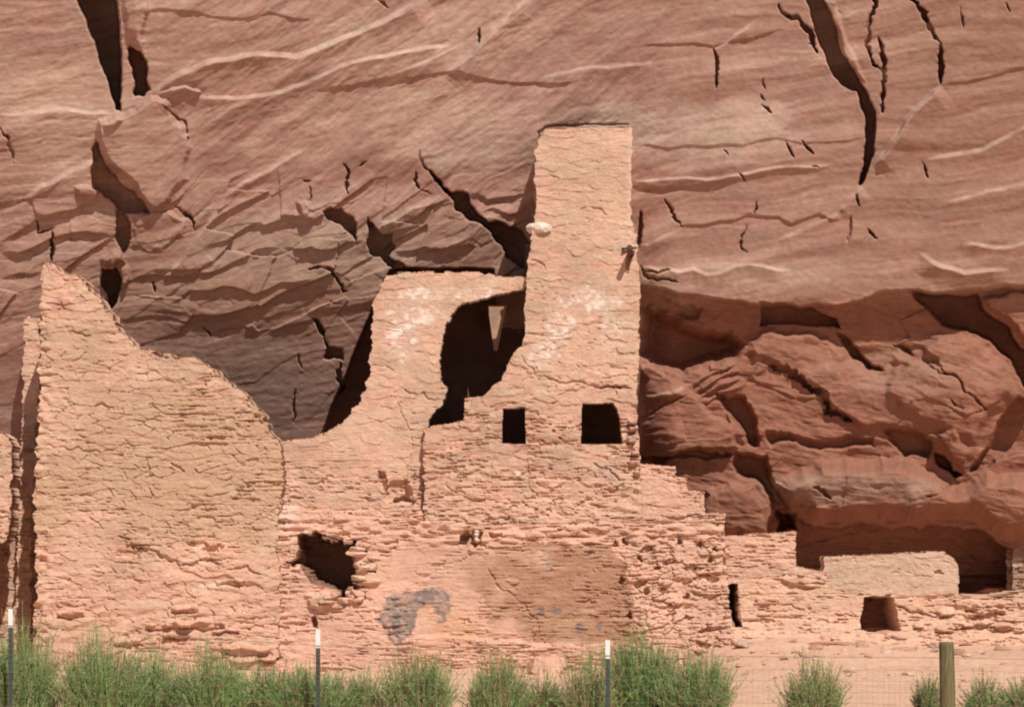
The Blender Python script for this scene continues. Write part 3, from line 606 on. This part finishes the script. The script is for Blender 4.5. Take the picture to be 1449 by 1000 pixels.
def rock(name, loc, size, seed, col, parent=None, n=12, sharp=.5):
    rr = random.Random(seed); th = np.linspace(0, math.pi, n); ph = np.linspace(0, 2 * math.pi, n * 2, endpoint=False)
    T, Pp = np.meshgrid(th, ph, indexing='ij'); d = np.stack([np.sin(T) * np.cos(Pp), np.sin(T) * np.sin(Pp), np.cos(T)], -1)
    r = np.full(T.shape, 1.4)
    pl = [(Vector((rr.uniform(-1, 1), rr.uniform(-1, 1), rr.uniform(-1, 1))).normalized(), rr.uniform(.7, 1)) for _ in range(12)] + [(Vector((0, 0, 1)), .85), (Vector((0, 0, -1)), .85)]
    for nn, o_ in pl:
        c = d @ np.array(nn); r = np.where(c > .05, np.minimum(r, o_ / np.maximum(c, .05)), r)
    r = r + .06 * vnoise(d[..., 0] * 3 + seed, d[..., 2] * 3 + d[..., 1] * 2, seed)
    v = (d * r[..., None] * np.array(size)).reshape(-1, 3); a = rr.uniform(-.5, .5); ca, sa = math.cos(a), math.sin(a)
    v = np.stack([v[:, 0] * ca - v[:, 1] * sa, v[:, 0] * sa + v[:, 1] * ca, v[:, 2]], -1)
    q = []; m = n * 2
    for i in range(n - 1):
        for k in range(m): q.append((i * m + k, i * m + m + k, i * m + m + (k + 1) % m, i * m + (k + 1) % m))
    c = np.ones((len(v), 3)) * np.array(col)
    o = mesh_np(name, v, np.array(q), M_stone, parent, c, False); o.location = loc; return o
par(rock('pale_stone', (px(765), .0, pz(322)), (.19, .07, .085), 5, (.80, .68, .58)), tw)

# stone base below the tower
def f_base(R):
    HL = [(404, 793), (419, 788), (421, 768), (425, 754), (438, 758), (448, 750), (456, 762), (468, 768), (482, 762), (487, 772), (504, 764), (506, 778), (498, 790), (505, 808), (500, 828), (488, 838), (480, 850), (470, 832), (455, 828), (440, 826), (440, 808), (424, 800), (404, 796)]
    R.region(HL, -1.0, 3, j=.5)
    R.region([(506, 776), (520, 778), (518, 784), (508, 784)], -.2, 2); R.region([(508, 796), (534, 800), (532, 812), (512, 806)], -.25, 2); R.region([(500, 812), (508, 828), (520, 830), (516, 852), (505, 838), (498, 830)], -.3, 2, j=.4); R.region([(479, 835), (490, 842), (488, 858), (481, 856)], -.25, 2)
    R.region([(440, 872), (448, 868), (449, 888), (441, 888)], -.2, 2)
    for (x, y, a, b, s) in ((455, 850, 22, 14, .10), (474, 842, 9, 8, .12), (437, 842, 9, 6, .06), (510, 800, 10, 8, .10), (498, 846, 8, 8, .1), (528, 790, 10, 5, .07), (516, 772, 8, 5, .06), (428, 786, 10, 6, .06)):
        R.region([(x + a * math.cos(k * .785), y + b * math.sin(k * .785)) for k in range(8)], s, 6, j=.3, dome=.04)
    # dry-laid gap below the tower foot, small openings
    R.region([(645, 772), (652, 756), (662, 746), (668, 758), (660, 772)], -.25, 2); R.region([(664, 770), (668, 750), (675, 744), (684, 752), (682, 768), (672, 774)], -.14, 2)
    R.region([(668, 750), (676, 744), (682, 752), (679, 770), (671, 768)], .16, 4); R.region([(690, 752), (712, 752), (712, 760), (692, 762)], -.1, 3)
    R.region([(750, 934), (764, 934), (764, 944), (751, 944)], -.25, 2)
    R.ledge([(598, 716), (600, 734), (640, 742), (700, 745)], 0, 8, .05, 20, 4, .1)
    pm = inside(R.U + 3 * fbm(R.U / 9, R.V / 9, 620, 2), R.V, [(560, 768), (700, 764), (866, 770), (882, 800), (893, 850), (908, 908), (560, 908), (545, 870)]); R.H *= np.where(pm, .45 + .4 * sm(fbm(R.U / 40, R.V / 24, 621, 3), -.1, .3), 1)
    # plastered panel, slightly sunk, above a sill of flat stones
    R.region([(560, 765), (700, 760), (860, 770), (885, 800), (895, 850), (908, 910), (760, 912), (560, 908), (545, 870)], -.012, 14, j=.08)
    R.ledge([(560, 909), (700, 907), (760, 912), (910, 911)], -.03, 14, .12, 60, 6, .15)
    R.crack([(690, 800), (712, 835), (745, 860), (760, 875)], 1.8, .03, .3); R.crack([(760, 868), (762, 890), (754, 912)], 2.2, .035, .3)
    R.crack([(640, 900), (646, 912)], 3, .04)
    # rubble of larger stones, lower right, standing proud
    k = sm(R.U, 850, 915) * sm(R.V, 745, 775); k = k * sm(fbm(R.U / 40, R.V / 26, 615, 3), -.35, .05); f1, f2, rid, cx, cy = voro((R.U + 4 * fbm(R.U / 8, R.V / 8, 5, 2)) / 17, (R.V + .12 * R.U + 3 * fbm(R.U / 12, R.V / 12, 6, 2)) / 7.5, 611)
    R.H += k * (.10 * (rid - .5) * (rid > .3) + .035 * sm(f2 - f1, 0, .2) - .07 * (rid < .1)) + sm(R.U, 850, 930) * .2 * sm(R.V, 820, 930)
    k2 = sm(R.V, 725, 745) * (1 - sm(R.V, 765, 778)); R.H += k2 * .04 * vnoise(R.U / 14, R.V / 5, 612)
    k3 = 1 - sm(R.U, 395, 440); R.H += k3 * .03 * vnoise(R.U / 13, R.V / 6, 613)
    for (x, y) in ((870, 768), (885, 766), (962, 765), (905, 790), (930, 800), (880, 820), (915, 835), (970, 842), (890, 870), (990, 770), (1012, 776), (1005, 790)):
        R.region([(x - 6, y + 3), (x, y - 6), (x + 6, y + 2), (x + 2, y + 7)], -.12, 2, j=.5)
def t_base(U, V, C):
    blend(C, (.64, .40, .298), .6 + 0 * U); C *= (1 + .14 * fbm(U / 55, V / 34, 353, 3))[..., None]
    pnl = inside(U + 9 * fbm(U / 16, V / 16, 330, 3), V + 7 * fbm(U / 16, V / 16, 331, 3), [(570, 775), (700, 764), (860, 770), (885, 800), (895, 850), (908, 910), (760, 912), (700, 908), (680, 840)])
    rr = blobm(U, V, 815, 845, 190, 130, 332, .5, 45, .0, .5) * pnl
    blend(C, (.37, .205, .13), .85 * rr); blend(C, (.34, .15, .10), .45 * rr * sm(fbm(U / 40, V / 4, 349, 3), 0, .4)); blend(C, (.52, .33, .22), .5 * rr * sm(fbm(U / 24, V / 12, 350, 3), .05, .4)); blend(C, (.62, .37, .235), .7 * blobm(U, V, 640, 885, 60, 34, 333) * (1 - .3 * rr)); blend(C, (.47, .30, .18), .6 * blobm(U, V, 800, 885, 60, 26, 334))
    g = np.maximum.reduce([blobm(U, V, 592, 848, 46, 17, 335, .9, 12, .0, .3), blobm(U, V, 566, 872, 28, 34, 336, .9, 12, .0, .3), blobm(U, V, 625, 856, 15, 22, 337, .8, 10, .0, .3)])
    hol = blobm(U, V, 604, 876, 18, 24, 338, .3, 12, .1, .3); g = g * (1 - hol)
    blend(C, (.175, .16, .155), .85 * g * (.55 + .45 * sm(fbm(U / 6, V / 6, 339, 2), -.3, .3)))
    for (x, y, a, b) in ((820, 888, 7, 8), (848, 886, 5, 8), (786, 864, 12, 5), (766, 866, 6, 8)): blend(C, (.19, .17, .165), .75 * blobm(U, V, x, y, a, b, 340, .3, 8, .05, .3))
    blend(C, (.38, .33, .29), .4 * blobm(U, V, 772, 795, 12, 20, 341)); blend(C, (.55, .28, .14), .6 * blobm(U, V, 606, 858, 6, 10, 342, .2))
    blend(C, (.5, .26, .18), .8 * blobm(U, V, 408, 862, 11, 5, 343, .15)); blend(C, (.36, .29, .2), .5 * blobm(U, V, 455, 852, 22, 12, 344, .3))
    blend(C, (.76, .58, .50), .6 * blobm(U, V, 410, 720, 22, 40, 345)); blend(C, (.80, .74, .68), .8 * blobm(U, V, 675, 757, 6, 12, 346, .2)); blend(C, (.46, .32, .16), .5 * blobm(U, V, 890, 900, 16, 16, 347))
    blend(C, (.46, .255, .18), .45 * blobm(U, V, 800, 960, 80, 30, 348)); blend(C, (.20, .10, .07), .85 * inside(U, V, [(420, 756), (448, 752), (486, 766), (504, 766), (500, 828), (485, 836), (440, 826), (424, 800)]))  # last blend paints shade into the hole
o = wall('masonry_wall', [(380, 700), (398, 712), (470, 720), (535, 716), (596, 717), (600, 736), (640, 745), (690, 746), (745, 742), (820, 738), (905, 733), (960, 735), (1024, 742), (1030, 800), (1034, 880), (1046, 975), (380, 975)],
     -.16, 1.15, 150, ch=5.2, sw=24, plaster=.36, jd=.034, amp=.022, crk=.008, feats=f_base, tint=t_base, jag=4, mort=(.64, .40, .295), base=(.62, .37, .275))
tag(o, 'long stone base under the tower with a ragged dark hole and grey stained plaster', 'ruined wall')
# stepped wall right of the tower
def f_step(R):
    R.region([(955, 770), (960, 758), (966, 760), (966, 772)], -.12, 2); R.crack([(935, 732), (965, 734), (990, 728)], 2, .05)
def t_pink(U, V, C): blend(C, (.66, .40, .30), .6 + 0 * U)
o = wall('masonry_wall', [(880, 654), (930, 656), (957, 659), (957, 674), (972, 676), (974, 693), (998, 694), (998, 724), (1026, 725), (1027, 790), (1027, 826), (880, 826)], .05, .45, 160, ch=6, sw=22, plaster=.36, jd=.032, amp=.024, feats=f_step, tint=t_pink, jag=2.5)
tag(o, 'stepped pink stone wall going down from the right foot of the tower', 'ruined wall')
o = wall('masonry_wall', [(1015, 758), (1060, 755), (1100, 752), (1127, 750), (1128, 800), (1150, 804), (1172, 808), (1172, 826), (1015, 826)], .12, .4, 165, ch=6, sw=24, plaster=.40, jd=.028, amp=.02, tint=t_pink, jag=2.5)
tag(o, 'low square-ended stone wall between the stepped wall and the grey-tan wall', 'ruined wall')
def f_tan(R): R.region([(1320, 808), (1330, 804), (1338, 812), (1325, 814)], -.06, 2)
def t_tan(U, V, C): blend(C, (.58, .42, .31), .6 + 0 * U)
o = wall('masonry_wall', [(1165, 787), (1230, 784), (1290, 780), (1338, 779), (1350, 788), (1357, 800), (1358, 846), (1165, 846)], .3, .4, 170, ch=6, sw=20, plaster=.62, crk=.007, jd=.02, amp=.014, tint=t_tan, feats=f_tan, jag=3)
tag(o, 'long low tan plastered wall with a chipped right corner before the rock slot', 'ruined wall')
def f_found(R):
    R.region([(1030, 828), (1042, 826), (1044, 850), (1045, 876), (1050, 886), (1040, 888), (1036, 864), (1030, 850)], -.8, 2, j=.3)
    R.region([(1223, 845), (1240, 842), (1265, 845), (1270, 866), (1272, 892), (1217, 893), (1219, 868)], -.85, 2, j=.15)
    for k in range(14):
        x = R.rnd.uniform(1275, 1440); y = R.rnd.uniform(852, 892); L = R.rnd.uniform(8, 20)
        R.region([(x - L, y), (x, y - 5), (x + L, y - 1), (x + L * .8, y + 5), (x - L * .8, y + 5)], R.rnd.uniform(.04, .1), 3)
        R.crack([(x - L, y + 8), (x + L, y + 7)], 2.2, .05)
    R.ledge([(1090, 818), (1130, 826), (1165, 830)], .06, 12, -.03, 14, 3); R.crack([(1180, 868), (1196, 870)], 3, .06)
    R.crack([(1100, 860), (1140, 862)], 1.8, .04); R.crack([(1270, 858), (1300, 866), (1320, 874)], 3, .07)
    R.H += sm(R.V, 860, 920) * .22
def t_found(U, V, C):
    blend(C, (.66, .43, .31), .55 + 0 * U); blend(C, (.40, .24, .18), .7 * blobm(U, V, 1125, 821, 34, 5, 351, .3)); blend(C, (.56, .38, .29), .5 * blobm(U, V, 1110, 885, 60, 10, 352)); blend(C, (.24, .115, .075), .85 * (inside(U, V, [(1223, 846), (1264, 846), (1270, 890), (1218, 892)]) | inside(U, V, [(1030, 826), (1044, 826), (1050, 886), (1036, 886)])))  # last blend paints shade into the square opening and the slit
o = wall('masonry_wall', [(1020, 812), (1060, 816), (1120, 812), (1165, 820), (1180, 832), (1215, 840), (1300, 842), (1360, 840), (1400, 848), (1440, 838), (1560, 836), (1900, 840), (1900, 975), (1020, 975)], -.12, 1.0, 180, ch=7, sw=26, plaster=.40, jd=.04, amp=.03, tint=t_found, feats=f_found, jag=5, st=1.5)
tag(o, 'low crumbling foundation wall with a square dark opening', 'ruined wall')
o = wall('masonry_wall', [(1432, 776), (1449, 770), (1490, 772), (1560, 800), (1560, 850), (1430, 850)], 2.6, .4, 185, ch=8, sw=22, plaster=.3, jd=.04, base=(.3, .19, .14), mort=(.32, .2, .14), jag=4)  # base and mortar darkened to stand for shade under the shelf
tag(o, 'dark wall stub at the right edge of the photo under the rock shelf', 'ruined wall')

# ------------------------------------------------------------------ loose stones
def gz(x, y):
    k = float(sm(np.array(x), 1.5, 3.8)); return (-.17 * (1 - k) + .20 * k) * float(sm(np.array(y), -7, -1.2)) + .10 * float(sm(np.array(x), 2.2, 3.0) * (1 - sm(np.array(x), 3.8, 4.8)) * sm(np.array(y), -1.5, -.3))
rr = random.Random(4)
G = 'loose stones at the foot of the ruin'
def put_stone(u, Y, s, seed, col, label=None):
    x = px(u, Y); o = rock('stone', (x, Y, gz(x, Y) + s[2] * .35), s, seed, col)
    tag(o, label or 'small pink sandstone fragment lying on the sand at the foot of the ruin', 'stone', G); return o
put_stone(1052, -.75, (.15, .12, .07), 1, (.52, .36, .28), 'grey-brown stone lying below the narrow doorway slit')
put_stone(1184, -1.0, (.30, .12, .05), 2, (.44, .24, .18), 'long flat reddish slab lying in front of the foundation wall')
put_stone(1222, -1.4, (.09, .08, .09), 3, (.50, .29, .21), 'small upright stone on the sand in front of the square opening')
put_stone(1322, -.9, (.10, .08, .05), 6, (.46, .3, .23), 'dark stone at the foot of the wall right of the square opening')
put_stone(1275, -1.9, (.18, .1, .035), 7, (.50, .28, .2), 'thin reddish slab half buried in the sand right of centre')
for i in range(46):
    u = rr.uniform(1000, 1460) if i < 30 else rr.uniform(380, 1000); Y = rr.uniform(-3.2, -.75); s = rr.uniform(.025, .07)
    put_stone(u, Y, (s * rr.uniform(1, 1.9), s, s * rr.uniform(.5, .9)), 20 + i, rr.choice([(.58, .36, .26), (.50, .29, .21), (.62, .42, .31), (.42, .25, .18)]))
for i in range(36):
    a = rr.uniform(-.7, 1.7); rad = rr.uniform(.75, 1.4); u = 475 + 44 * rad * math.cos(a); v = 800 + 42 * rad * math.sin(a); sz = rr.uniform(.045, .10)
    o = rock('stone', (px(u, -.1), -.17 + rr.uniform(-.03, .10), pz(v, -.1)), (sz * rr.uniform(1, 1.5), sz, sz * rr.uniform(.45, .8)), 90 + i, rr.choice([(.58, .36, .26), (.50, .29, .21), (.62, .42, .31), (.36, .25, .17)]))
    tag(o, 'loose building stone jammed in the ragged edge of the hole in the stone base', 'stone', 'stones around the ragged hole')
for i in range(150):
    u = rr.uniform(880, 1480); Y = rr.uniform(-6.5, -.6); sz = .008 + .05 * rr.random() ** 3
    put_stone(u, Y, (sz * 1.5, sz, sz * .7), 200 + i, rr.choice([(.55, .34, .25), (.46, .28, .20), (.62, .44, .34)]))
tagb = rock('boulder', (px(772, -.9), -.9, -.1), (.26, .2, .2), 60, (.60, .37, .27)); tag(tagb, 'rounded pink boulder below the small square hole in the stone base', 'boulder')

# ------------------------------------------------------------------ fence
FY = -10.6
fe = thing('wire_fence', 'thin wire mesh fence on dark steel posts running in front of the ruin', 'fence', (0, FY, 0))
def topz(u): return np.interp(u, [-200, 15, 450, 860, 1340, 1700], [858, 864, 893, 907, 910, 918])
def fpost(u, v):
    x = px(u, FY); z = pz(v, FY); p = bpy.data.objects.new('x', None); bpy.data.objects.remove(p)
    V = []; Q = []
    def bx(x0, x1, y0, y1, z0, z1):
        n = len(V); V.extend([(a, b, c) for c in (z0, z1) for b in (y0, y1) for a in (x0, x1)])
        Q.extend([tuple(n + i for i in f) for f in ((0, 2, 3, 1), (4, 5, 7, 6), (0, 1, 5, 4), (2, 6, 7, 3), (0, 4, 6, 2), (1, 3, 7, 5))])
    zt = z - .17
    bx(x - .02, x + .02, FY - .003, FY + .003, -.4, zt); bx(x - .003, x + .003, FY + .0032, FY + .036, -.4, zt)
    for k in range(max(0, int((zt - .04) / .05))): bx(x - .007, x + .007, FY - .010, FY - .0032, .02 + k * .05, .035 + k * .05)
    o = mesh_np('fence_post', np.array(V), np.array(Q), M_steel, None, None, False); par(o, fe)
    V.clear(); Q.clear(); bx(x - .021, x + .021, FY - .004, FY + .004, zt + .001, z); bx(x - .004, x + .004, FY + .0042, FY + .037, zt + .001, z - .004)
    c = mesh_np('white_tip', np.array(V), np.array(Q), M_tip, None, None, False); c.parent = o
    return o
for (u, v) in ((-420, 855), (15, 861), (450, 890), (860, 905), (1780, 915)): fpost(u, v)
x = px(1341, FY)
wp = tube('wooden_post', [(x - .01, FY, -.5), (x, FY, 0), (x - .004, FY, .35), (x - .012, FY, pz(912, FY)), (x - .012, FY, pz(908, FY))], .071, M_wood, None, 20, .94)
par(wp, fe); wp['label'] = 'thick round wooden post, the stoutest post of the fence'
def wires():
    V = []; Q = []
    def strip(a, b, r):
        a = np.array(a); b = np.array(b); t = b - a; t = t / np.linalg.norm(t)
        s = np.cross(t, (0, 1, 0)); s = s / np.linalg.norm(s) * r; y = np.array((0, r, 0)); n = len(V)
        for p in (a, b): V.extend([p - s - y, p + s - y, p + s + y, p - s + y])
        Q.extend([(n, n + 4, n + 5, n + 1), (n + 1, n + 5, n + 6, n + 2), (n + 2, n + 6, n + 7, n + 3), (n + 3, n + 7, n + 4, n)])
    us = np.linspace(-420, 1780, 45)
    for k, (dv_) in enumerate([20, 38, 54, 70, 86, 102, 118, 134, 150, 170, 190]):
        for a, b in zip(us[:-1], us[1:]):
            strip((px(a, FY), FY - .012, pz(topz(a) + dv_, FY)), (px(b, FY), FY - .012, pz(topz(b) + dv_, FY)), .0011 if k else .0022)
    for x in np.arange(px(-420, FY), px(1780, FY), .05):
        u = x * K / (D + FY) + CX; strip((x, FY - .016, pz(topz(u) + 38, FY)), (x, FY - .016, -.05), .0007)
    return mesh_np('wire_mesh', np.array(V), np.array(Q), M_wire, None, None, False)
par(wires(), fe)

# ------------------------------------------------------------------ bushes
def ribbons(P, Wd, side):
    """P: (n, k, 3) centre lines, Wd: (n, k) half widths, side: (n, 3)"""
    n, k, _ = P.shape; a = P - side[:, None] * Wd[..., None]; b = P + side[:, None] * Wd[..., None]
    V = np.stack([a, b], 2).reshape(-1, 3); base = (np.arange(n) * k * 2)[:, None]; j = (np.arange(k - 1) * 2)[None]
    i = (base + j).ravel(); return V, np.stack([i, i + 1, i + 3, i + 2], -1)
def bush(label, u0, u1, vtop, Y, seed, dens=1., green=1., group='green bushes along the fence'):
    rs = np.random.RandomState(seed); s = (D + Y) / K; cx = px((u0 + u1) / 2, Y); rx = (u1 - u0) / 2 * s; g0 = gz(cx, Y) - .02; h = pz(vtop, Y) - g0
    n = int(950 * dens * max(rx, .3) / .5)
    ang = rs.uniform(0, 2 * np.pi, n); rad = np.sqrt(rs.uniform(0, 1, n)); lean = rad * rs.uniform(.55, .95, n)
    b0 = np.stack([cx + .72 * rx * rad * np.cos(ang), Y + .4 * rx * rad * np.sin(ang), np.full(n, g0)], -1)
    hh = h * (1 - .38 * rad ** 2) * (1 + .32 * vnoise(np.cos(ang) * rad * 3 + seed * 3.1, np.sin(ang) * rad * 3, seed)) * (.42 + .72 * rs.uniform(0, 1, n) ** 1.6)
    tip = np.stack([cx + rx * lean * np.cos(ang) + rs.normal(0, .07, n), Y + .7 * rx * lean * np.sin(ang), g0 + hh], -1)
    k = 6; t = np.linspace(0, 1, k)[None, :, None]
    mid = (b0 + tip) / 2 + np.stack([-.25 * rx * lean * np.cos(ang), -.2 * rx * lean * np.sin(ang), .08 * hh], -1) + rs.normal(0, .02, (n, 3))
    P = b0[:, None] * (1 - t) ** 2 + 2 * mid[:, None] * t * (1 - t) + tip[:, None] * t ** 2
    sd = rs.normal(0, 1, (n, 3)) * [1, .6, .1]; sd /= np.linalg.norm(sd, axis=1)[:, None]
    V1, Q1 = ribbons(P, np.linspace(.0035, .0012, k)[None].repeat(n, 0), sd)
    dry = rs.uniform(0, 1, n) < (.2 + .35 * (1 - green))
    pal = np.array([[.19, .32, .09], [.27, .40, .14], [.13, .235, .075], [.33, .41, .18]])
    sc = pal[rs.randint(0, 4, n)]; sc[dry] = np.array([.36, .29, .15]); C1 = np.repeat(sc, k * 2, 0)
    m = 26; i0 = np.repeat(np.arange(n), m); tt = rs.uniform(.25, 1, n * m)
    p0 = b0[i0] * ((1 - tt) ** 2)[:, None] + 2 * mid[i0] * (tt * (1 - tt))[:, None] + tip[i0] * (tt ** 2)[:, None]
    d = (tip - b0)[i0]; d /= np.linalg.norm(d, axis=1)[:, None]; d = d + rs.normal(0, .45, (n * m, 3)); d /= np.linalg.norm(d, axis=1)[:, None]
    L = rs.uniform(.018, .05, n * m) * (1.15 - .4 * tt); Pl = np.stack([p0, p0 + d * (L * .5)[:, None] + [0, 0, .002], p0 + d * L[:, None]], 1)
    s2 = np.cross(d, rs.normal(0, 1, (n * m, 3))); s2 /= np.linalg.norm(s2, axis=1)[:, None]
    V2, Q2 = ribbons(Pl, np.array([[.0012, .0022, .0003]]).repeat(n * m, 0), s2)
    C2 = np.repeat(sc[i0] * rs.uniform(.75, 1.3, (n * m, 1)), 6, 0)
    o = mesh_np('bush', np.concatenate([V1, V2]), np.concatenate([Q1, Q2 + len(V1)]), M_bush, None, np.concatenate([C1, C2]))
    tag(o, label, 'bush', group); return o
bush('wide green bush at the left edge around the first fence post', -70, 110, 892, -10.05, 1, 1.2)
bush('green feathery bush below the left end of the tall broken wall', 60, 225, 905, -10.25, 2, 1.2)
bush('green bush below the middle of the tall broken wall', 165, 275, 925, -9.95, 3, 1.1)
bush('green bush below the right part of the tall broken wall', 225, 370, 918, -10.15, 4, 1.1)
bush('low green bush at the foot of the second fence post', 350, 525, 944, -10.05, 5, 1.)
bush('pale airy bush to the right of the second fence post', 520, 660, 925, -10.15, 6, .9, .6)
bush('airy green bush below the grey stained plaster', 645, 765, 928, -10.05, 7, .85, .6)
bush('sparse yellowish bush just left of the third fence post', 780, 885, 912, -10.25, 8, .55, .4)
bush('dense green bush right behind the third fence post, the tallest one', 845, 970, 896, -9.85, 9, 1.8)
bush('spreading green bush to the right of the tallest one', 915, 1055, 925, -10.15, 10, 1.2, .85)
bush('small lone bush on the sand left of the wooden post', 1095, 1205, 932, -10.05, 11, .75, .7)
bush('tiny sparse bush touching the left side of the wooden post', 1296, 1332, 958, -10.05, 12, .5, .5)
bush('pale small bush right of the wooden post', 1362, 1420, 956, -10.05, 13, .6, .6)
bush('pale bush cut off by the right edge of the photo', 1405, 1500, 954, -9.95, 14, .7, .6)
bush('low bush filling the gap left of the second fence post', 330, 440, 940, -9.9, 15, .9, .9)
bush('thin dry-tipped bush between the second post and the pale airy bush', 470, 560, 950, -9.9, 16, .6, .5)
bush('short bush in the gap before the sparse yellowish one', 735, 810, 955, -9.85, 17, .5, .5)
# ruined walls, towers and their parts are things, not setting
for ob in scene.objects:
    if ob.type in ('MESH', 'EMPTY') and ob.name.split('.')[0] not in ('cliff', 'ground'): ob['kind'] = 'thing'
